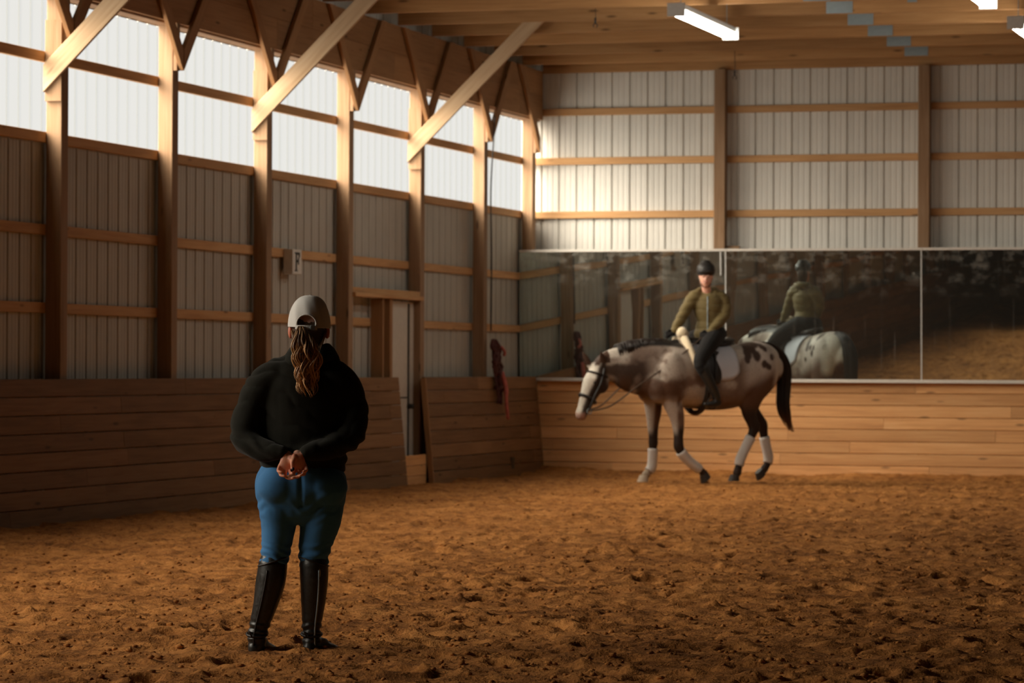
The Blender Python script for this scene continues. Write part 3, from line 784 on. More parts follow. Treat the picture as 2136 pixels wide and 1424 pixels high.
parts.append(loft([(.195, 0, 1.275, .05, .05), (.230, -.005, 1.15, .045, .045), (.235, -.04, 1.045, .038, .038), (.13, -.125, .975, .034, .034), (.030, -.172, .950, .025, .022), (.010, -.184, .940, .024, .018)], side=(0, 1, 0), n=14))
for (sx, hipx, pts) in ((-1, -.09, [(-.085, 0, .86, .09, .10), (-.10, -.01, .80, .088, .10), (-.09, .0, .66, .075, .085), (-.10, .01, .50, .058, .062), (-.118, .0, .40, .055, .060), (-.150, 0, .25, .045, .048), (-.178, .0, .12, .035, .038), (-.185, .01, .06, .032, .04)]),
                        (1, .10, [(.10, 0, .86, .10, .10), (.108, -.01, .80, .098, .10), (.105, 0, .66, .088, .088), (.080, .01, .50, .062, .064), (.076, .0, .40, .056, .060), (.072, 0, .25, .045, .048), (.066, .0, .12, .035, .038), (.066, .01, .06, .032, .04)])):
    parts.append(loft([(*p[:3], p[3]*.84, p[4]*.84) for p in pts], n=16))
# hands: palms to the camera, fingers cupped into each other
def hand(cx_, s):
    """s=-1: the hand on the photo's left. palm below the wrist, five fingers"""
    X = lambda a: cx_+s*a
    out = [loft([(X(.002), -.180, .922, .020, .015), (X(.004), -.190, .900, .029, .017), (X(.006), -.192, .878, .034, .016), (X(.006), -.190, .862, .034, .014)], n=14),
           ball((X(-.012), -.203, .898), (.014, .012, .022), 10)]
    out.append(finger([(X(-.012), -.206, .900), (X(-.021), -.219, .880), (X(-.020), -.222, .862), (X(-.017), -.223, .848)], .0105, .0085))     # thumb
    base = [(.036, .872), (.022, .862), (.006, .856), (-.010, .858)]
    curl = [[(.042, -.202, .858), (.044, -.224, .846), (.030, -.238, .842)],
            [(.032, -.204, .842), (.034, -.228, .828), (.016, -.240, .824)],
            [(.012, -.206, .832), (.006, -.230, .816), (-.018, -.238, .812)],
            [(-.010, -.204, .838), (-.020, -.222, .826), (-.036, -.228, .822)]]
    for (bx, bz), c in zip(base, curl):
        out.append(finger([(X(bx), -.190, bz)]+[(X(a), y_, z_) for a, y_, z_ in c]))
    return out
hp = hand(-.046, -1)
hp2 = hand(-.006, 1)
for q_ in hp2: q_[0][:, 2] += .004; q_[0][:, 1] -= .006
for q_ in hp+hp2: q_[0][:, 2] += .024
parts += hp+hp2
v, f, nm = union(parts, 0.0042, 2, 0.5)
tn = SKIN[None]*(0.9+.25*fbm3(v, 20, 3))[:, None]
hz = (v[:, 2] < .95) & (v[:, 1] < -.15)
tn[hz] *= np.array([1.22, .98, .86])
er_ = (np.abs(v[:, 0]-.046) > .076) & (v[:, 2] > 1.46); tn[er_] = (.74, .25, .16)  # ears tinted red: backlight glow put into the skin colour
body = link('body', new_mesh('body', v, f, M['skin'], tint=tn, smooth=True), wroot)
for s, c0, dz in ((-1, -.046, .024), (1, -.006, .028)):
    q = ball((c0+s*(-.0165), -.2325-.006*(s > 0), .851+dz), (.0062, .0022, .0085), 8)
    link('thumb_nail', new_mesh('thumb_nail', q[0], q[1], M['nail'], smooth=True), body)

# --- breeches
parts = [loft([(.018, -.005, .90, .175, .110), (.016, -.02, .84, .205, .130), (.014, -.03, .79, .212, .135), (.016, -.02, .74, .205, .12)], n=28, sub=5),
         ball((-.085, -.082, .800), (.102, .088, .092), 14), ball((.118, -.080, .795), (.108, .088, .095), 14)]
parts.append(loft([(-.098, -.01, .80, .100, .115), (-.092, -.01, .70, .090, .108), (-.088, 0, .62, .081, .095), (-.098, .005, .52, .069, .078), (-.108, .005, .455, .064, .072), (-.122, .0, .40, .060, .068)], n=22, sub=5))
parts.append(loft([(.112, -.01, .80, .110, .118), (.108, -.01, .70, .103, .110), (.100, 0, .62, .092, .098), (.078, .005, .52, .075, .080), (.074, .005, .455, .068, .073), (.074, .0, .40, .062, .068)], n=22, sub=5))
v, f, nm = union(parts, 0.0075, 5, 0.6)
k = np.exp(-((v[:, 2]-.475)/.05)**2)*1.0+np.exp(-((v[:, 2]-.70)/.05)**2)*.45+.10
v = v+nm*(0.0042*k*(np.sin(v[:, 2]*(120+50*(v[:, 2] < .55))-28*np.abs(v[:, 0]-.014)+fbm3(v, 6, 3)*18)))[:, None]
v += nm*(-.010*np.exp(-((v[:, 0]-.012-.05*(v[:, 2]-.8)*0)/.010)**2)*(v[:, 2] > .70)*(v[:, 2] < .93)*(v[:, 1] < 0))[:, None]
mesh_part('breeches', (v, f), M['denim'], wroot)
# seams of the breeches
q = MB(); P_ = []
for z in np.linspace(.90, .73, 10): 
    c = v[(np.abs(v[:, 2]-z) < .012) & (np.abs(v[:, 0]-.016) < .02) & (v[:, 1] < 0)]
    if len(c): P_.append((.015, c[:, 1].min()-.0004, z))
# --- fleece jacket
parts = [loft([(.020, -.012, .882, .196, .128), (.020, -.012, .92, .200, .132), (.022, -.006, 1.02, .190, .128), (.022, 0, 1.14, .196, .132), (.024, 0, 1.24, .205, .128), (.028, .0, 1.30, .180, .105), (.040, .004, 1.345, .125, .085), (.050, .008, 1.375, .085, .075)], n=30, sub=5)]
parts.append(loft([(-.100, .0, 1.300, .085, .080), (-.165, .0, 1.245, .090, .082), (-.212, -.005, 1.155, .078, .074), (-.240, -.025, 1.060, .074, .070), (-.232, -.06, 1.000, .066, .066), (-.165, -.118, .965, .056, .050), (-.110, -.160, .955, .044, .042), (-.078, -.176, .953, .036, .032)], side=(0, 1, 0), n=20, sub=5))
parts.append(loft([(.150, .0, 1.300, .085, .080), (.205, .0, 1.245, .090, .082), (.243, -.005, 1.155, .078, .074), (.244, -.025, 1.075, .072, .070), (.226, -.06, 1.020, .064, .066), (.145, -.118, .975, .056, .050), (.070, -.160, .958, .044, .042), (.034, -.177, .955, .036, .032)], side=(0, 1, 0), n=20, sub=5))
v, f, nm = union(parts, 0.0075, 5, 0.6)
sl = np.clip((np.abs(v[:, 0]-.02)-.14)/.06, 0, 1)
v = fold(v, nm, .0085, (.25, .1, 1), 26, 1.0)
v = v+nm*(.005*sl*np.clip((1.08-v[:, 2])/.1, 0, 1)*np.sin(v[:, 2]*95+v[:, 0]*50+8*fbm3(v, 6, 2)))[:, None]
v = v+nm*(.010*(fbm3(v, 7.0, 3)-.5))[:, None]
jk = mesh_part('fleece_jacket', (v, f), M['fleece'], wroot)
# standing collar, folded open
q = MB(); V_ = []; F_q = []; n_ = 40
for i in range(n_+1):
    a_ = -math.pi*.5+(i/n_-.5)*math.pi*1.72
    for j, (zz, rr_) in enumerate(((1.335, .094), (1.385, .086), (1.424, .083), (1.430, .088), (1.408, .104), (1.374, .122), (1.352, .128))):
        w1 = 1+.03*math.sin(5*a_+1)
        V_.append((.048+math.cos(a_)*rr_*1.06*w1, .012+math.sin(a_)*rr_*.92*w1, zz+.010*math.cos(a_)*(1 if j < 4 else 1.5)-.006*math.sin(3*a_)))
for i in range(n_):
    for j in range(6): b0 = i*7+j; F_q.append((b0, b0+7, b0+8, b0+1))
cl = link('collar', new_mesh('collar', V_, F_q, M['fleece'], smooth=True), jk)
sd = cl.modifiers.new('thick', 'SOLIDIFY'); sd.thickness = .006; sd.offset = 0

# --- hair under the cap and the ponytail
v, f = loft([(.048, -.010, 1.405, .050, .040), (.047, -.012, 1.45, .066, .068), (.046, .004, 1.50, .078, .084), (.046, .014, 1.56, .080, .082), (.046, .016, 1.59, .060, .062)], n=26, sub=5, cap=(.3, .25))
v = v[:]; ny_ = v.copy(); ny_[:, 1] = np.minimum(v[:, 1], .045)
hz_ = fbm3(v*np.array([6, 6, 1.0]), 12, 3)
tn = np.array([.085, .045, .022])[None]*(.5+1.1*hz_)[:, None]
hair = link('hair', new_mesh('hair', ny_, f, M['hair'], tint=tn, smooth=True), wroot)
# locks: a bundle leaving the cap opening, falling and waving to mid back
q = MB(); rh = random.Random(3)
def spine(tt):
    z = 1.528-.005-.325*tt; x = .010+.030*math.sin(tt*3.0)*.6+.022*tt; y = -.098-.055*math.sin(min(1, tt*3)*1.57)-.012*math.sin(tt*6)
    return x, y, z
for k in range(210):
    a_ = rh.random()*6.28; rr_ = math.sqrt(rh.random()); g_ = int(a_*2.1); ln = (1.0-.22*rh.random()**1.5)*(1-.20*((g_*7) % 5)/4); ph = ((g_*37) % 63)/10+rh.uniform(-.5, .5); wv = rh.uniform(.010, .016)
    P_ = []; T_ = []; rad = []
    base = np.array([.62, .37, .18]) if rh.random() < .25+.45*((g_*5) % 3)/2 else (np.array([.28, .14, .055]) if rh.random() < .6 else np.array([.085, .04, .018]))
    base = base*rh.uniform(.8, 1.6)
    for i in range(19):
        tt = i/18*ln; x, y, z = spine(tt)
        wd = .012+.058*min(1, tt*2.4)**.8*(1-.72*max(0, tt-.38)/.62)
        x += math.cos(a_)*rr_*wd+wv*math.sin(tt*15+ph)*min(1, tt*3)+.011*math.sin(tt*10+a_*.8)*tt; y += math.sin(a_)*rr_*wd*.45+wv*.7*math.cos(tt*12+ph)
        P_.append((x, y, z)); rad.append(max(.0006, (.0030 if tt < .8*ln else .0030*(1-(tt-.8*ln)/(.2*ln+.001)))))
        T_.append(tuple(base*(.55+.75*min(1, tt*1.2))))
    q.tube(P_, rad, 5, tint=T_)
pt = q.build('ponytail', M['hair'], wroot, True)
q = MB()
for k in range(26):   # wisps beside the ears and the neck
    s = -1 if k < 15 else 1; a_ = rh.uniform(0, 1)
    x0 = .046+s*(.070+.012*rh.random()); y0 = -.02-.03*rh.random()
    q.tube([(x0, y0, 1.505), (x0+s*.008*rh.random()-s*.012, y0-.012, 1.47), (x0-s*(.020+.01*a_), y0-.03, 1.43), (x0-s*(.030+.02*a_), y0-.045, 1.395-.02*a_)], [.0016, .0014, .0011, .0005], 4, tint=(.30, .16, .07))
q.build('hair_wisps', M['hair'], hair, True)
q = MB(); x, y, z = spine(.0); q.tube([(x+.014*math.cos(a_), y+.012*math.sin(a_)-.004, z-.004) for a_ in np.linspace(0, 6.28, 16)], .004, 6)
q.build('hair_tie', M['black'], pt, True)

# --- cap
croot = empty('cap', (.046, .015, 1.528)); croot.parent = wroot; croot.rotation_euler = (R(-4), R(2), R(-7))
NU, NV = 72, 30; V_ = []; keep = {}
def cap_pt(u, v_, off=0.0):
    a_ = 2*math.pi*u; e = math.pi/2*v_
    pan = 1+.006*abs(math.cos(3*a_))**.35*math.cos(e)
    wr = .0022*math.sin(a_*9+5*e)*math.cos(e)**2
    rx, ry, rz = (.0955+off)*pan+wr, (.1135+off)*pan+wr, .142+off
    ce = math.cos(e)**.64
    z = rz*math.sin(e)-.004 if v_ > 0 else 0
    drop = -.012*math.sin(a_-math.pi)*0
    return (rx*ce*math.cos(a_), ry*ce*math.sin(a_), z+.018*(math.sin(a_)*.5-.5)*math.cos(e)*1.0)
for j in range(NV+1):
    for i in range(NU): V_.append(cap_pt(i/NU, j/NV))
F_q = []
for j in range(NV):
    for i in range(NU):
        p = np.mean([V_[j*NU+i], V_[j*NU+(i+1) % NU], V_[(j+1)*NU+i], V_[(j+1)*NU+(i+1) % NU]], axis=0)
        if p[1] < -.03 and (p[0]/.043)**2+((p[2]-.000)/.040)**2 < 1: continue
        F_q.append((j*NU+i, j*NU+(i+1) % NU, (j+1)*NU+(i+1) % NU, (j+1)*NU+i))
crown = link('crown', new_mesh('crown', V_, F_q, M['capcloth'], smooth=True), croot)
sd = crown.modifiers.new('thick', 'SOLIDIFY'); sd.thickness = .003; sd.offset = 0
q = MB()
arc = []
for a_ in np.linspace(-.1, math.pi+.1, 24):
    x = .0445*math.cos(a_); z = .0415*math.sin(a_)
    y = -.1145*math.sqrt(max(0, 1-(x/.098)**2))*math.cos(math.asin(min(1, max(0, (z+.018)/.142))))**.64-.0015
    arc.append((x, y, z))
q.tube(arc, .0032, 8); q.build('opening_binding', M['capcloth'], croot, True)
q = MB(); n_ = 14; Vb = []
P_ = [(x, -.1165*math.sqrt(1-(x/.098)**2), -.017) for x in np.linspace(-.050, .050, 12)]
for p0, p1 in zip(P_[:-1], P_[1:]): q.beam(p0, p1, (0, 0, 1), .018, .003, .0008)
st_ = q.build('back_strap', M['capcloth'], croot)
q = MB(); q.beam((.022, -.1175, -.017), (.040, -.111, -.017), (0, 0, 1), .024, .004, .001); q.build('strap_buckle', M['steel'], st_)
q = MB(); bt = ball((0, 0, .1385), (.008, .008, .004), 8); link('top_button', new_mesh('top_button', bt[0], bt[1], M['capcloth'], smooth=True), croot)
V_ = []; F_q = []
for i in range(21):
    a_ = math.pi*(.5+(i/20-.5)*.78)
    for j in range(7):
        r_ = 1+.62*j/6*(math.sin(a_)**.5)
        V_.append((.092*math.cos(a_)*(1+.08*j/6), .107*math.sin(a_)*r_, .002-.030*(math.cos(a_))**2*1.3-.010*j/6))
for i in range(20):
    for j in range(6): b0 = i*7+j; F_q.append((b0, b0+1, b0+8, b0+7))
br = link('cap_brim', new_mesh('cap_brim', V_, F_q, M['capcloth'], smooth=True), croot)
sd = br.modifiers.new('thick', 'SOLIDIFY'); sd.thickness = .003

# --- tall boots
def boot(st, heel, toe, mirror):
    r = empty('riding_boot', (0, 0, 0)); r.parent = wroot
    h = Vector(heel); t_ = Vector(toe); d = (t_-h).normalized(); sdv = Vector((d.y, -d.x, 0)); ank = Vector(st[-1][:3])
    shaft = loft(st, n=24, sub=6)
    foot = loft([(*(h+Vector((0, 0, .052))+d*.012), .034, .045), (*(h+d*.07+Vector((0, 0, .060))), .036, .052), (*(h+d*.13+Vector((0, 0, .045))), .040, .040), (*(h+d*.19+Vector((0, 0, .033))), .043, .030), (*(h+d*.235+Vector((0, 0, .028))), .034, .023)], side=tuple(sdv), n=18, sub=5)
    v, f, nm = union([shaft, foot], 0.0055, 4, 0.6)
    az = np.clip((.20-v[:, 2])/.06, 0, 1)*np.clip((v[:, 2]-.06)/.04, 0, 1)
    v = v+nm*(.0042*az*np.sin(v[:, 2]*190+6*fbm3(v, 10, 2)))[:, None]
    v = v+nm*(.0026*(fbm3(v*np.array([1, 1, .5]), 16, 3)-.5)*2)[:, None]
    up_ = mesh_part('boot_leather', (v, f), M['leather'], r)
    # sole and heel
    out = []
    for i in range(40):
        a_ = 2*math.pi*i/40; l = .5+.5*math.cos(a_); wdt = (.036+.010*l-.014*max(0, (l-.85)/.15)) if l > .35 else (.034)
        p = h+d*(-.028+.288*l)+sdv*math.sin(a_)*wdt; out.append(p)
    V_ = [(p.x, p.y, h.z+.0) for p in out]+[(p.x, p.y, h.z+.022) for p in out]
    F_q = [(i, (i+1) % 40, 40+(i+1) % 40, 40+i) for i in range(40)]+[tuple(range(39, -1, -1)), tuple(range(40, 80))]
    so = link('sole', new_mesh('sole', V_, F_q, M['black']), r)
    # zip along the back, spur strap, small tab
    q = MB(); zp = []
    S_ = catmull(st, 6)
    for s_ in S_[2:]: zp.append((s_[0]+mirror*.35*s_[3], s_[1]-s_[4]*.94-.001, s_[2]))
    q.tube(zp, .0038, 6); q.build('zipper', M['steel'] if mirror > 0 else M['tack'], r, True)
    q = MB(); c = S_[int(len(S_)*.88)]
    q.tube([(c[0]+(c[3]+.004)*math.cos(a_), c[1]+(c[4]+.004)*math.sin(a_), .118+.008*math.sin(a_)) for a_ in np.linspace(0, 6.3, 26)], .0065, 6)
    q.tube([(c[0]-.02, c[1]-c[4]-.008, .125), (c[0]-.034, c[1]-c[4]-.012, .135), (c[0]-.022, c[1]-c[4]-.010, .108)], .004, 6)
    q.build('spur_strap', M['tack'], r, True)
    q = MB()
    tp = S_[0]
    q.tube([(tp[0]+(tp[3]+.001)*math.cos(a_), tp[1]+(tp[4]+.001)*math.sin(a_), tp[2]+.012+.022*math.cos(a_)*(-mirror)) for a_ in np.linspace(0, 6.3, 30)], .004, 6)
    q.build('top_binding', M['tack'], r, True)
    if mirror > 0:
        q = MB(); q.tube(catmull([(.088, -.064, .435), (.102, -.066, .41), (.098, -.064, .375), (.086, -.060, .352), (.080, -.062, .38), (.084, -.064, .43)], 4), .0016, 5)
        q.build('lace_loop', M['capcloth'], r, True)
    return r
zs = WZ*0
boot([(-.112, .0, .440, .067, .072), (-.122, .0, .36, .068, .074), (-.145, .0, .26, .058, .064), (-.170, .002, .17, .048, .052), (-.182, .006, .11, .043, .050), (-.184, .012, .07, .042, .050)], (-.196, -.018, .0), (-.120, .20, 0), -1)
boot([(.074, .0, .440, .066, .072), (.074, .0, .36, .064, .072), (.072, .0, .26, .055, .062), (.066, .002, .17, .045, .050), (.064, .006, .11, .042, .048), (.066, .012, .07, .042, .048)], (.052, -.026, .0), (.185, .165, 0), 1)
tag(wroot, 'standing person seen from behind in pale cap, black fleece, blue breeches and tall black boots', 'person')
wroot.location.z = WZ-.010

# ================================================================== the horse
HH = R(0)
hx, hy = -.705, -.709            # heading
hroot = empty('horse', (2.93, 37.02, .035), math.atan2(hy, hx))
# local frame: +x forward, +y to the horse's left, z up
parts = [loft([(.84, 0, 1.14, .15, .19), (.70, 0, 1.17, .22, .30), (.50, 0, 1.205, .265, .365), (.25, 0, 1.19, .285, .365), (0, 0, 1.17, .305, .365), (-.25, 0, 1.18, .30, .355), (-.45, 0, 1.235, .285, .335), (-.62, 0, 1.285, .265, .31), (-.76, 0, 1.29, .21, .265), (-.85, 0, 1.27, .12, .17)], side=(0, 1, 0), n=32, sub=5, power=2.25)]
parts.append(loft([(.60, 0, 1.50, .06, .07), (.45, 0, 1.545, .06, .07), (.28, 0, 1.52, .06, .06)], side=(0, 1, 0), n=14))
NB = -.10                         # the neck bends a little to the horse's right
parts.append(loft([(.42, 0, 1.22, .20, .33), (.66, 0, 1.26, .185, .335), (.86, -.01, 1.275, .150, .315), (1.06, -.03, 1.285, .120, .275), (1.22, -.06, 1.305, .100, .205), (1.34, -.085, 1.285, .085, .165), (1.41, NB, 1.250, .075, .125)], side=(0, 1, 0), n=24, sub=5))
parts.append(loft([(1.375, NB, 1.250, .070, .080), (1.42, NB, 1.20, .092, .118), (1.47, NB-.005, 1.12, .102, .130), (1.515, NB-.01, 1.02, .084, .115), (1.56, NB-.012, .92, .068, .092), (1.598, NB-.015, .83, .060, .075), (1.630, NB-.015, .765, .062, .066), (1.645, NB-.015, .725, .052, .050)], side=(0, 1, 0), n=22, sub=5, cap=(.6, .6)))
parts.append(ball((1.41, NB+.045, 1.11), (.105, .045, .12), 10)); parts.append(ball((1.41, NB-.055, 1.11), (.105, .045, .12), 10))
parts.append(ball((1.610, NB-.015, .722), (.038, .038, .028), 8))
for s in (-1, 1):
    parts.append(ball((1.50, NB+s*.084, 1.155), (.035, .020, .030), 8))       # brow
    e = Matrix.Rotation(R(-12*s), 3, 'X') @ Matrix.Rotation(R(25), 3, 'Y')
    V_, F_ = loft([(0, 0, -.03, .032, .024), (.0, 0, .03, .040, .028), (.0, 0, .11, .034, .020), (0, 0, .180, .008, .007)], n=12)
    V_ = np.array([e @ Vector(p) for p in V_])+np.array([1.375+(s < 0)*.12, NB+s*.066, 1.315-(s < 0)*.005]); parts.append((V_, F_))
    parts.append(ball((.60, s*.17, 1.16), (.20, .13, .30), 14)); parts.append(ball((.74, s*.12, 1.05), (.15, .12, .17), 12))
    parts.append(ball((-.58, s*.14, 1.26), (.24, .145, .29), 14))
def fore(s, P):
    return loft([(.62, s*.15, 1.08, .10, .15), (.58, s*.16, .92, .085, .115), *P], side=(0, 1, 0), n=18, sub=5)
LEGS = {}
LEGS['rf'] = [(.665, -.150, .78, .080, .098), (.670, -.150, .64, .060, .072), (.665, -.150, .50, .050, .056), (.665, -.150, .43, .050, .058), (.670, -.150, .37, .040, .048), (.675, -.150, .26, .036, .044), (.685, -.150, .165, .038, .046), (.725, -.150, .11, .037, .042), (.765, -.150, .068, .047, .052)]
LEGS['lf'] = [(.55, .150, .78, .080, .098), (.520, .150, .64, .060, .072), (.515, .150, .50, .050, .056), (.512, .150, .40, .052, .060), (.470, .150, .325, .042, .048), (.375, .150, .235, .036, .044), (.275, .150, .165, .038, .044), (.215, .150, .125, .037, .040), (.17, .150, .085, .044, .048)]
parts.append(loft([(.66, -.14, 1.05, .11, .15), (.67, -.145, .90, .09, .115), *LEGS['rf']], side=(0, 1, 0), n=18, sub=5))
parts.append(loft([(.62, .14, 1.05, .11, .15), (.60, .145, .90, .09, .115), *LEGS['lf']], side=(0, 1, 0), n=18, sub=5))
LEGS['lh'] = [(-.53, .150, 1.15, .13, .23), (-.46, .160, 1.00, .105, .175), (-.44, .155, .88, .084, .130), (-.43, .150, .78, .064, .095), (-.47, .150, .68, .052, .075), (-.50, .150, .61, .050, .074), (-.47, .150, .53, .042, .055), (-.385, .150, .38, .038, .046), (-.315, .150, .25, .040, .048), (-.295, .150, .175, .038, .044), (-.27, .150, .09, .047, .052)]
LEGS['rh'] = [(-.58, -.150, 1.15, .13, .23), (-.58, -.160, 1.00, .105, .175), (-.62, -.155, .88, .084, .130), (-.67, -.150, .78, .064, .095), (-.76, -.150, .69, .052, .075), (-.805, -.150, .625, .050, .074), (-.825, -.150, .53, .042, .055), (-.86, -.150, .38, .038, .046), (-.890, -.150, .265, .040, .048), (-.88, -.150, .19, .038, .044), (-.83, -.150, .115, .044, .050)]
for k_ in ('lh', 'rh'): parts.append(loft(LEGS[k_], side=(0, 1, 0), n=20, sub=5))
v, f, nm = union(parts, 0.0125, 6, 0.6)
# nostrils, eyes hollow, muscle relief
v = v+nm*(.006*(fbm3(v, 6, 3)-.5))[:, None]
for s in (-1, 1):
    d_ = np.linalg.norm((v-np.array([1.650, NB-.015+s*.034, .755]))/np.array([.02, .014, .022]), axis=1); v += nm*(-.012*np.exp(-d_**2))[:, None]
# coat: roan body, dark points, pale face, spotted blanket
def sm(a, b_, x): t_ = np.clip((x-a)/(b_-a), 0, 1); return t_*t_*(3-2*t_)
X_, Y_, Z_ = v[:, 0], v[:, 1], v[:, 2]
pale = np.array([.50, .435, .37]); roan = np.array([.19, .135, .105]); dark = np.array([.050, .030, .021]); brown = np.array([.13, .062, .034]); white = np.array([.66, .61, .53]); pink = np.array([.50, .29, .23]); black = np.array([.012, .010, .009])
n1 = fbm3(v, 3.2, 4); n2 = fbm3(v+5, 9, 3); n3 = fbm3(v+9, 4.5, 3)
def mixa(c, d_, k): return c*(1-k[:, None])+d_*k[:, None]
c = mixa(np.tile(roan, (len(v), 1)), pale, sm(.42, .60, n1))
c = mixa(c, pale, .75*sm(.28, .50, X_)*sm(.98, .72, X_)*sm(1.0, 1.25, Z_)*sm(.30, .5, n2+.1))          # light shoulder
c = mixa(c, roan*1.15, .7*sm(1.36, 1.45, Z_)*sm(.6, .8, X_))
c = mixa(c, brown*1.1, .75*sm(.50, .58, n3)*sm(-.3, 0, X_)*sm(1.3, 1.1, Z_))
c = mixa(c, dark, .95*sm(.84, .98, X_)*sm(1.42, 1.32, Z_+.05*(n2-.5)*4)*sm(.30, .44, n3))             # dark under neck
c = mixa(c, brown*.7, .92*sm(.45, .62, X_)*sm(1.24, 1.10, Z_)*sm(.42, .50, n3))                             # mottled breast
c = mixa(c, white*.95, .8*sm(1.05, 1.2, X_)*sm(1.36, 1.42, Z_)*sm(1.42, 1.36, X_))
yb_ = np.interp(X_, [.6, 1.0, 1.24, 1.5], [0, -.02, -.06, NB]); cz_ = np.interp(X_, [.42, .66, .86, 1.06, 1.20, 1.36], [1.56, 1.585, 1.585, 1.555, 1.50, 1.43])
c = mixa(c, black*1.3, sm(.075, .035, cz_-Z_)*(X_ > .45)*sm(1.25, 1.12, X_))
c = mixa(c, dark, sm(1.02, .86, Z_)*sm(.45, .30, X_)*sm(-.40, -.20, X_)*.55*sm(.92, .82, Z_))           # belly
bl = sm(-.22, -.40, X_+.1*(n1-.5))*sm(.98, 1.12, Z_)                                                      # hip blanket
c = mixa(c, np.array([.50, .44, .39]), bl*.85)
c = mixa(c, brown*.8, sm(1.28, 1.08, Z_-.55*(-.55-X_)*1.0)*sm(-.26, -.38, X_)*.97)                            # dark thigh
for k in range(26):
    sx_ = rnd.uniform(-.74, -.28); sy_ = rnd.choice([-1, 1])*rnd.uniform(.0, .22); sz_ = rnd.uniform(1.22, 1.62)
    if k < 6: sx_, sy_, sz_ = [(-.33, .22, 1.38), (-.44, .16, 1.50), (-.40, .14, 1.56), (-.50, .10, 1.57), (-.36, .2, 1.45), (-.47, .21, 1.43)][k]
    rr_ = rnd.uniform(.018, .040)*(1.35 if k < 6 else 1)
    d_ = np.linalg.norm((v-np.array([sx_, 0, sz_]))*np.array([1, 0, .8]), axis=1)+10*(np.sign(Y_) != np.sign(sy_ if sy_ else 1))*(np.abs(Y_) > .03)
    c = mixa(c, dark*1.1, sm(rr_*1.25, rr_*.75, d_+.03*(n2-.5)))
c = mixa(c, dark, .95*sm(1.52, 1.585, Z_+.03*(n2-.5))*sm(-.15, -.25, X_)*sm(-.62, -.5, X_)*.6)
c = mixa(c, white*.95, sm(-.66, -.77, X_)*sm(1.0, 1.12, Z_)*.9); c = mixa(c, brown*.9, sm(-.70, -.76, X_)*sm(1.26, 1.18, Z_+.06*(n2-.5))*sm(.13, .09, np.abs(Y_)))
leg = sm(.90, .74, Z_)*(X_ < 1.0)
c = mixa(c, brown, leg*.8*(X_ > .2)); c = mixa(c, dark*.7, leg*(X_ < .2))
c = mixa(c, dark*.6, sm(.66, .56, Z_)*(X_ < 1.0))
fs = sm(.675, .715, X_)*(Y_ < 0)*sm(.50, .60, Z_)*sm(1.0, .85, Z_)+sm(.535, .575, X_-(Z_-.6)*.1)*(Y_ > 0)*(X_ < .9)*sm(.50, .60, Z_)*sm(1.0, .85, Z_)
c = mixa(c, pale*1.05, np.clip(fs, 0, 1)*.85)                                                            # light front of forearms
hd = sm(1.33, 1.39, X_+(1.2-Z_)*.10)*(X_ > 1.25)
fr = sm(.020, .062, (X_-1.40)-(1.28-Z_)*.44+.015*np.clip((1.0-Z_)/.3, 0, 1)-.010)                                                              # front of the face
c = mixa(c, dark*.75, hd*.97)
c = mixa(c, white, fr*(X_ > 1.33)*sm(1.36, 1.30, Z_+.0))
c = mixa(c, white, ((X_ > 1.45) & (Z_ < .84))*sm(.66, .74, fr+.3)*.9)
c = mixa(c, pink, sm(.80, .755, Z_)*(X_ > 1.6)*.8)
ear = sm(1.330, 1.345, Z_+.03*(X_ > 1.44))*(X_ > 1.325)*(X_ < 1.65)*(np.abs(Y_-NB) > .030)
c = mixa(c, brown*.45, ear)
hoofc = sm(.115, .095, Z_)*(X_ < 1.2)
c = mixa(c, np.array([.42, .33, .24]), sm(.15, .13, Z_)*(Y_ < 0)*(X_ > .6)*(X_ < 1.0))
c = mixa(c, dark, sm(.15, .12, Z_)*((X_ < .6) | (Y_ > 0))*(X_ < 1.2))
link('body', new_mesh('body', v, f, M['coat'], tint=np.clip(c, 0, 1), smooth=True), hroot)
for s in (-1, 1):
    b_ = ball((1.515, NB+s*.090, 1.115), (.017, .012, .016), 8); link('eye', new_mesh('eye', b_[0], b_[1], M['leather'], smooth=True), hroot)
# hooves
def hoof(c_, tiltdeg, material):
    V_ = []; n_ = 16
    rot = Matrix.Rotation(R(tiltdeg), 3, 'Y')
    for z, k in ((0, 1.0), (.03, .92), (.075, .76)):
        for i in range(n_):
            a_ = 2*math.pi*i/n_; p = Vector((.068*k*math.cos(a_)+.018*(1-z/.075), .060*k*math.sin(a_), z)); V_.append(rot @ p+Vector(c_))
    F_q = [(j*n_+i, j*n_+(i+1) % n_, (j+1)*n_+(i+1) % n_, (j+1)*n_+i) for j in range(2) for i in range(n_)]+[tuple(range(n_-1, -1, -1)), tuple(range(2*n_, 3*n_))]
    return link('hoof', new_mesh('hoof', V_, F_q, material, smooth=False), hroot)
M['palehoof'] = plain('pale_hoof_horn', (.52, .42, .31), 0.6)
M['darkhoof'] = plain('dark_hoof_horn', (.035, .026, .02), 0.6)
hoof((.785, -.150, -.005), 0, M['palehoof']); hoof((.135, .150, .030), 38, M['darkhoof']); hoof((-.240, .150, .000), 0, M['darkhoof']); hoof((-.805, -.150, .045), 42, M['darkhoof'])
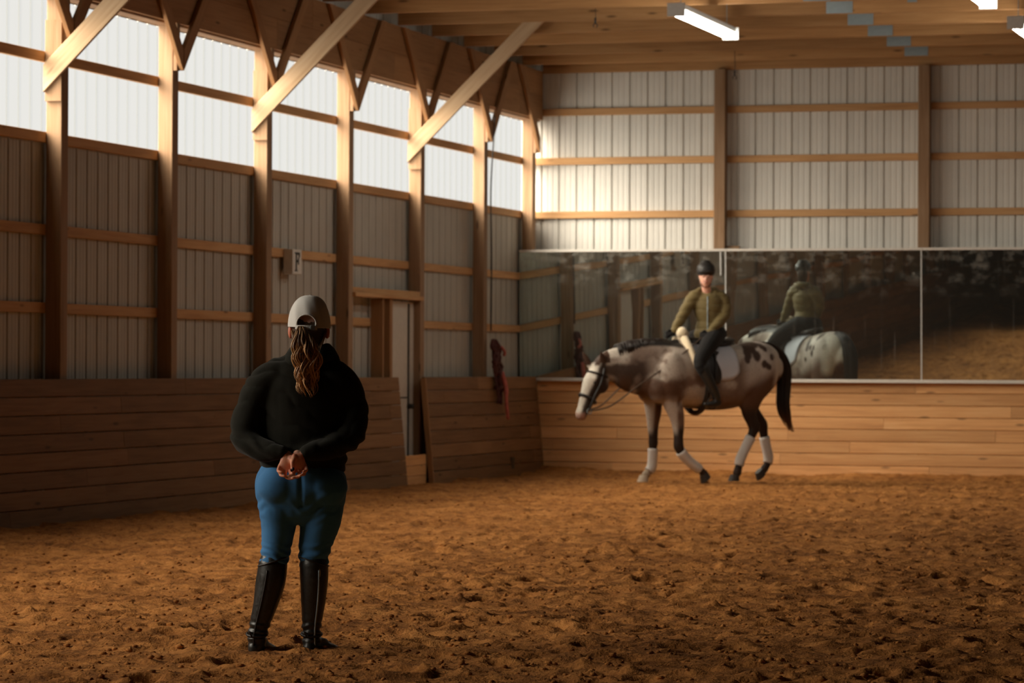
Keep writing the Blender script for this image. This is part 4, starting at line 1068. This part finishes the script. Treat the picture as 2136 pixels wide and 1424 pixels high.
# leg wraps
for k_, i0, i1 in (('rf', 4.0, 7.1), ('lf', 3.8, 6.9), ('lh', 6.3, 9.1), ('rh', 6.3, 9.0)):
    S_ = catmull([(*p[:3], p[3], p[4]) for p in LEGS[k_]], 4)[int(i0*4):int(i1*4)+1]
    vv, ff = loft([(p[0], p[1], p[2], p[3]+.013, p[4]+.013) for p in S_], side=(0, 1, 0), n=20, sub=1)
    vv = vv[3*20:-3*20]; ff = [q_ for q_ in ff if len(q_) == 4]; m_ = len(S_)
    ff = [(i*20+k2, i*20+(k2+1) % 20, (i+1)*20+(k2+1) % 20, (i+1)*20+k2) for i in range(m_-1) for k2 in range(20)]
    o = link('leg_wrap', new_mesh('leg_wrap', vv, ff, M['wrap'], smooth=True), hroot)
    sd = o.modifiers.new('thick', 'SOLIDIFY'); sd.thickness = .010; sd.offset = -1
# mane
q = MB(); rm = random.Random(9)
for k in range(260):
    tt = rm.random(); x0 = .48+tt*.72; crest = np.interp(x0, [.42, .66, .86, 1.06, 1.22, 1.36], [1.565, 1.585, 1.585, 1.56, 1.505, 1.43]); yb = np.interp(x0, [.6, 1.0, 1.24, 1.5], [0, -.02, -.06, NB])
    s = rm.choice([-1, -1, 1]); ln = rm.uniform(.05, .13); w_ = .030*min(1, tt*3+.3)
    q.tube([(x0, yb, crest-.01), (x0+.02, yb+s*.02, crest+w_*.8), (x0+.03, yb+s*.06, crest-ln*.3), (x0+.02, yb+s*.085, crest-ln)], [.008, .010, .007, .002], 5, tint=(.018, .012, .009))
q_m = q; q = MB()
for k in range(14):
    q.tube([(1.37, NB+rm.uniform(-.03, .03), 1.33), (1.44, NB+rm.uniform(-.03, .03), 1.325), (1.475, NB+rm.uniform(-.03, .03), 1.25)], [.006, .007, .002], 5, tint=(.10, .07, .05))
q_m.build('mane', M['hair'], hroot, True); q.build('forelock', M['hair'], hroot, True)
# tail
q = MB()
TS = [(-.62, 0, 1.575), (-.78, 0, 1.565), (-.93, 0, 1.46), (-1.00, .0, 1.27), (-1.0, 0, 1.06), (-.985, .01, .87), (-1.02, .02, .70), (-1.11, .03, .52)]
for k in range(170):
    a_ = rm.random()*6.28; rr_ = math.sqrt(rm.random()); ln = rm.uniform(.72, 1.0); S_ = catmull(TS, 4); n_ = len(S_); P_ = []; rad = []; T_ = []
    for i in range(int(n_*ln)):
        tt = i/(n_-1); w_ = np.interp(tt, [0, .12, .40, .8, 1], [.030, .070, .100, .085, .035])
        P_.append((S_[i][0]+math.cos(a_)*rr_*w_*.8, S_[i][1]+math.sin(a_)*rr_*w_, S_[i][2]+.01*math.sin(tt*9+a_))); rad.append(.006*(1-.7*max(0, tt-.7)/.3))
        e_ = max(0, tt-.78)/.22; T_.append(tuple(np.array([.016, .011, .008])*(1-e_)+np.array([.17, .055, .018])*e_))
    q.tube(P_, rad, 5, tint=T_)
q.build('tail', M['hair'], hroot, True)
tag(hroot, 'brown and white spotted horse with white leg wraps walking left with lowered head', 'horse')

# --- tack lies on the horse: things of their own
def hpoint(p): return hroot.matrix_basis @ Vector(p)
def htack(name): 
    o = empty(name, hroot.location, math.atan2(hy, hx)); return o
def band(P, w_, t_, nrm_c):
    q_ = MB(); P = [Vector(p) for p in P]
    return q_
def ellipse_ring(c, u_, v_, ru, rv, a0=0, a1=6.2832, n=28):
    c = Vector(c); u_ = Vector(u_).normalized(); v_ = Vector(v_).normalized()
    return [c+u_*ru*math.cos(a_)+v_*rv*math.sin(a_) for a_ in np.linspace(a0, a1, n)]
br = htack('bridle')
hdv = Vector((.26, -.01, -.5)).normalized(); pv = Vector((hdv.z*-1, 0, hdv.x)).normalized()
q = MB(); q.tube(ellipse_ring((1.550, NB-.012, .935), (0, 1, 0), pv, .078, .104), .018, 8); q.build('noseband', M['tack'], br, True)
q = MB(); q.tube(ellipse_ring((1.43, NB, 1.205), (0, 1, 0), (.95, 0, .30), .104, .130), .010, 7); q.build('browband', M['tack'], br, True)
for s in (-1, 1):
    q = MB(); q.tube([(1.365, NB+s*.05, 1.345), (1.40, NB+s*.094, 1.24), (1.45, NB+s*.106, 1.10), (1.51, NB+s*.086, .98), (1.560, NB+s*.070, .85), (1.570, NB+s*.066, .81)], .012, 7); q.build('cheek_strap', M['tack'], br, True)
    q = MB(); q.tube(ellipse_ring((1.575, NB+s*.072, .795), (1, 0, 0), (0, 0, 1), .030, .030, n=18), .004, 6); q.build('bit_ring', M['steel'], br, True)
tag(br, 'black leather bridle on the spotted horse with a thick noseband', 'bridle')
sd_ = htack('saddle')
v, f, nm = union([loft([(.26, 0, 1.575, .10, .065), (.12, 0, 1.56, .13, .06), (-.03, 0, 1.55, .16, .055), (-.18, 0, 1.575, .15, .05), (-.26, 0, 1.60, .10, .035)], side=(0, 1, 0), n=18), loft([(.12, .21, 1.47, .025, .13), (.15, .290, 1.30, .02, .15), (.18, .320, 1.13, .016, .12)], side=(0, 1, 0), n=14), loft([(.12, -.21, 1.47, .025, .13), (.15, -.290, 1.30, .02, .15), (.18, -.320, 1.13, .016, .12)], side=(0, 1, 0), n=14)], .009, 3)
mesh_part('saddle_seat', (v, f), M['tack'], sd_)
for s in (-1, 1):
    q = MB(); q.tube([(.10, s*.20, 1.55), (.13, s*.335, 1.30), (.19, s*.380, .95)], .011, 6); q.tube(ellipse_ring((.22, s*.388, .885), (1, 0, 0), (0, 0, 1), .058, .062, n=20), .008, 6); q.build('stirrup', M['tack'], sd_, True)
q = MB(); q.tube([(.22+.02*math.sin(a_), .312*math.cos(a_), 1.15+.375*math.sin(a_)) for a_ in np.linspace(math.pi*.98, math.pi*2.02, 26)], .032, 8); q.build('girth', M['tack'], sd_, True)
tag(sd_, 'black leather saddle with girth and stirrups on the horse', 'saddle')
# pads
def draped(x0, x1, zb, off, nX=14, nA=26, curve=0.0):
    V_ = []; F_q = []
    for i in range(nX+1):
        tx = i/nX; x = x0+(x1-x0)*tx
        hw = np.interp(x, [-.45, -.25, 0, .25, .5], [.285, .30, .305, .285, .265])+off; hh = np.interp(x, [-.45, -.25, 0, .25, .5], [.335, .355, .365, .365, .365])+off; zc = np.interp(x, [-.45, -.25, 0, .25, .5], [1.235, 1.18, 1.17, 1.19, 1.205])
        edge = zb+curve*(2*tx-1)**4
        amax = math.acos(max(-1, min(1, (edge-zc)/hh)))
        for j in range(nA+1):
            a_ = -amax+2*amax*j/nA; k_ = (abs(math.sin(a_))**2.25+abs(math.cos(a_))**2.25)**(-1/2.25)
            V_.append((x, hw*k_*math.sin(a_), zc+hh*k_*math.cos(a_)))
    for i in range(nX):
        for j in range(nA): b0 = i*(nA+1)+j; F_q.append((b0, b0+1, b0+nA+2, b0+nA+1))
    return V_, F_q
V_, F_q = draped(-.20, .34, 1.14, .014, curve=.10)
o = link('saddle_pad', new_mesh('saddle_pad', V_, F_q, M['pad'], smooth=True)); o.location = hroot.location; o.rotation_euler = hroot.rotation_euler
sd = o.modifiers.new('thick', 'SOLIDIFY'); sd.thickness = .014; sd.offset = 1
tag(o, 'pale blue white saddle pad showing behind the leg of the rider', 'saddle pad')
q = MB()
q.tube([(.36, 0, 1.625), (.40, .10, 1.60), (.39, .19, 1.50), (.36, .28, 1.33), (.33, .31, 1.22)], [.050, .048, .042, .036, .022], 12)
q.tube([(.36, 0, 1.625), (.40, -.10, 1.60), (.39, -.19, 1.50), (.36, -.28, 1.33), (.33, -.31, 1.22)], [.050, .048, .042, .036, .022], 12)
q.tube([(.39, .06, 1.655), (.38, 0, 1.69), (.37, -.05, 1.66)], .062, 12)
o = q.build('sheepskin_pad', M['sheep'], None, True, origin=(0, 0, 0)); o.location = hroot.location; o.rotation_euler = hroot.rotation_euler
tag(o, 'cream sheepskin half pad bulging in front of the saddle', 'saddle pad')

# ================================================================== the rider
def hz2(p): return p
rr0 = empty('person', hroot.location, math.atan2(hy, hx))
# helper: photo-facing offsets expressed in the horse frame  (u to the photo's right, w towards the camera)
CU = Vector((-.848, .530, 0)); CW = Vector((.530, .848, 0))
def RP(a, u_, w_, z): p = Vector((a, 0, 0))+CU*u_+CW*w_; return (p.x, p.y, z)
PEL = (.03, 0, 1.66)
head_c = Vector(RP(.0, -.055, .04, 2.315))
shL = RP(.0, .125, -.02, 2.075); shR = RP(.0, -.185, .03, 2.085)
elL = RP(.0, .150, .06, 1.875); elR = RP(.0, -.335, .12, 1.845)
haL = RP(.0, -.035, .24, 1.665); haR = RP(.0, -.43, .17, 1.675)
waist = RP(.0, -.02, .02, 1.83); chest = RP(.0, -.03, .02, 2.00); nk = RP(.0, -.045, .02, 2.15)
SU = tuple(CU)
def L3(p, a, b_): return (*p, a, b_)
parts = [loft([L3(head_c+Vector((0, 0, -.105))+CW*.035, .036, .045), L3(head_c+Vector((0, 0, -.06))+CW*.022, .066, .075), L3(head_c, .080, .092), L3(head_c+Vector((0, 0, .06)), .078, .088), L3(head_c+Vector((0, 0, .10)), .045, .055)], side=SU, n=20, cap=(.5, .5)),
         loft([L3(nk, .055, .055), L3(head_c+Vector((0, 0, -.08)), .05, .055)], side=SU, n=14),
         ball(head_c+CW*.100+Vector((0, 0, -.018)), (.014, .014, .018), 8), ball(head_c+CW*.088+Vector((0, 0, -.058)), (.022, .022, .008), 8),
         ball(head_c+CW*.084+CU*.028+Vector((0, 0, .014)), (.013, .013, .008), 8), ball(head_c+CW*.084-CU*.028+Vector((0, 0, .014)), (.013, .013, .008), 8),
         ball(head_c+CU*.070, (.012, .016, .028), 8), ball(head_c-CU*.070, (.012, .016, .028), 8),
         loft([L3(PEL, .14, .12), L3(waist, .12, .09), L3(chest, .15, .10), L3(RP(.0, -.035, .01, 2.10), .12, .07), L3(nk, .05, .05)], side=SU, n=22)]
def limb(P, rad, side=(0, 0, 1)): return loft([(*p, r_, r_) for p, r_ in zip(P, rad)], side=(.3, .2, 1), n=14)
parts += [limb([shL, elL, haL], [.048, .036, .024]), limb([shR, elR, haR], [.048, .036, .024])]
def rhand(p, dirv):
    p = Vector(p); d = Vector(dirv).normalized(); o_ = [loft([L3(p-d*.02, .022, .028), L3(p+d*.03, .024, .036), L3(p+d*.05, .022, .034)], side=(0, 0, 1), n=12)]
    for k in range(4):
        z0 = .028-.019*k; b_ = p+d*.052+Vector((0, 0, z0)); i_ = Vector((d.y, -d.x, 0))
        o_.append(finger([b_, b_+d*.022+i_*.006, b_+d*.024+i_*.030, b_+d*.004+i_*.036], .0095, .008))
    b_ = p+d*.02+Vector((0, 0, .034)); o_.append(finger([b_, b_+d*.025+Vector((0, 0, .012)), b_+d*.045+Vector((0, 0, .004))], .010, .008))
    return o_
LK = (.36, .345, 1.345); LA = (.15, .375, .955); LT = (.385, .385, .965)
RK = (.46, -.345, 1.395); RA = (.30, -.375, 1.035); RT_ = (.385, -.385, .965)
for s in (1, -1):
    K = (LK[0], s*LK[1], LK[2]); A_ = (LA[0], s*LA[1], LA[2])
    parts.append(limb([(.02, s*.12, 1.68), (.20, s*.27, 1.53), K, (.25, s*.365, 1.15), A_], [.085, .080, .058, .052, .036]))
hands = rhand(haL, Vector((.8, -.1, -.15)))+rhand(haR, Vector((.8, .1, -.15)))
v, f, nm = union(parts+hands, .0065, 2)
tn = SKIN[None]*np.array([1.05, 1.0, 1.0])*(0.92+.2*fbm3(v, 14, 3))[:, None]
hv = head_c+CW*.088
for s in (-1, 1):
    e = np.array(head_c+CW*.092+CU*.027*s+Vector((0, 0, .004))); tn[np.linalg.norm((v-e)*np.array([1, 1, 1.6]), axis=1) < .0125] = (.05, .03, .02)
mo_ = np.array(head_c+CW*.094+Vector((0, 0, -.052))); tn[np.linalg.norm((v-mo_)*np.array([.7, .7, 2.6]), axis=1) < .018] = (.42, .14, .11)
link('body', new_mesh('body', v, f, M['skin'], tint=tn, smooth=True), rr0)
for hh_ in (hands[:6], hands[6:]):
    v, f, nm = union(hh_, .006, 1); v = v+nm*.0045; mesh_part('glove', (v, f), M['blackcloth'], rr0)
# jacket
parts = [loft([L3(RP(.0, -.015, .01, 1.655), .175, .150), L3(RP(.0, -.015, .01, 1.72), .165, .145), L3(RP(.0, -.02, .02, 1.82), .140, .120), L3(RP(.0, -.03, .02, 1.95), .165, .130), L3(RP(.0, -.03, .01, 2.06), .165, .115), L3(RP(.0, -.04, .0, 2.115), .105, .078), L3(RP(.0, -.045, -.012, 2.140), .072, .062)], side=SU, n=26, sub=5, cap=(1, .3)),
         limb([RP(.0, .06, 0, 2.09), shL, RP(.0, .165, .01, 1.98), elL, RP(.0, .065, .15, 1.765), RP(.0, -.010, .215, 1.69)], [.07, .082, .072, .066, .054, .042]),
         limb([RP(.0, -.12, 0, 2.09), shR, RP(.0, -.265, .07, 1.975), elR, RP(.0, -.385, .145, 1.76), RP(.0, -.418, .165, 1.70)], [.07, .082, .070, .062, .052, .040])]
# hood behind the neck
parts.append(loft([L3(RP(.0, -.14, .03, 2.165), .030, .035), L3(RP(.0, -.10, -.06, 2.18), .040, .055), L3(RP(.0, -.03, -.10, 2.17), .045, .065), L3(RP(.0, .04, -.06, 2.17), .040, .055), L3(RP(.0, .055, .02, 2.15), .030, .035)], side=(0, 0, 1), n=14))
v, f, nm = union(parts, .009, 4)
v = v+nm*(.010*(np.abs(np.sin(v[:, 2]*33+fbm3(v, 5, 2)*4))**.5-.7))[:, None]
rj = mesh_part('jacket', (v, f), M['olive'], rr0)
q = MB(); zf = [Vector(RP(.0, -.035, .0, z))+CW*r_ for z, r_ in ((2.10, .118), (2.05, .132), (1.95, .152), (1.88, .150), (1.82, .152), (1.76, .158), (1.70, .164), (1.66, .164))]
q.tube(zf, .006, 6); q.build('jacket_zip', M['steel'], rj, True)
# breeches and boots
parts = []
for s in (1, -1):
    parts.append(limb([(.0, s*.09, 1.66), (.18, s*.25, 1.545), (LK[0], s*LK[1], LK[2]), (.29, s*.365, 1.21)], [.125, .105, .074, .062]))
parts.append(ball((-.02, 0, 1.675), (.165, .185, .115), 16))
v, f, nm = union(parts, .009, 4); mesh_part('riding_tights', (v, f), M['blackcloth'], rr0)
for s in (1, -1):
    sh_ = limb([(.33, s*.362, 1.28), (.265, s*.378, 1.16), (.195, s*.385, 1.03), (.150, s*.382, .94)], [.066, .062, .052, .046])
    ft = loft([(.13, s*.382, .90, .036, .045), (.19, s*.386, .885, .038, .042), (.27, s*.392, .875, .040, .030), (.32, s*.394, .878, .030, .022)], side=(0, 1, 0), n=14)
    v, f, nm = union([sh_, ft], .008, 3); mesh_part('riding_boot', (v, f), M['leather'], rr0)
# helmet
V_, F_ = loft([L3(head_c-CW*.02+Vector((0, 0, .040)), .100, .110), L3(head_c-CW*.01+Vector((0, 0, .085)), .106, .122), L3(head_c-CW*.01+Vector((0, 0, .135)), .094, .108), L3(head_c-CW*.01+Vector((0, 0, .172)), .058, .070)], side=SU, n=26, sub=5, cap=(.15, .5))
peak = loft([L3(head_c+CW*.07+Vector((0, 0, .068)), .072, .010), L3(head_c+CW*.120+Vector((0, 0, .064)), .066, .008), L3(head_c+CW*.140+Vector((0, 0, .058)), .040, .006)], side=SU, n=16, sub=4)
v, f, nm = union([(V_, F_), peak], .006, 3); hm = mesh_part('riding_helmet', (v, f), M['helmet'], rr0)
q = MB()
for s in (-1, 1): q.tube([head_c+CU*.078*s+Vector((0, 0, .05)), head_c+CU*.072*s+CW*.03+Vector((0, 0, -.03)), head_c+CU*.03*s+CW*.06+Vector((0, 0, -.112))], .006, 6)
q.build('chin_strap', M['black'], hm, True)
V_, F_ = loft([L3(head_c-CW*.03+Vector((0, 0, -.09)), .060, .055), L3(head_c-CW*.028+Vector((0, 0, -.02)), .076, .078), L3(head_c-CW*.02+Vector((0, 0, .05)), .078, .086)], side=SU, n=20, cap=(.5, .2))
link('hair', new_mesh('hair', V_, F_, M['hair'], tint=np.tile([.05, .028, .016], (len(V_), 1)), smooth=True), rr0)
tag(rr0, 'rider in black helmet and olive jacket sitting on the spotted horse, face to the camera', 'person')
# reins
q = MB()
for s, h_ in ((1, haL), (-1, haR)):
    P_ = [Vector(h_)+Vector((.05, 0, -.02)), (.62, s*.20+.01, 1.36), (1.05, s*.17-.02, 1.08), (1.32, s*.11+NB*.9, .86), (1.575, s*.072+NB, .795)]
    q.tube(catmull(P_, 6), .008, 6)
o = q.build('reins', M['rein'], None, True, origin=(0, 0, 0)); o.location = hroot.location; o.rotation_euler = hroot.rotation_euler
tag(o, 'thin brown reins hanging from the gloved hands to the bit', 'reins')
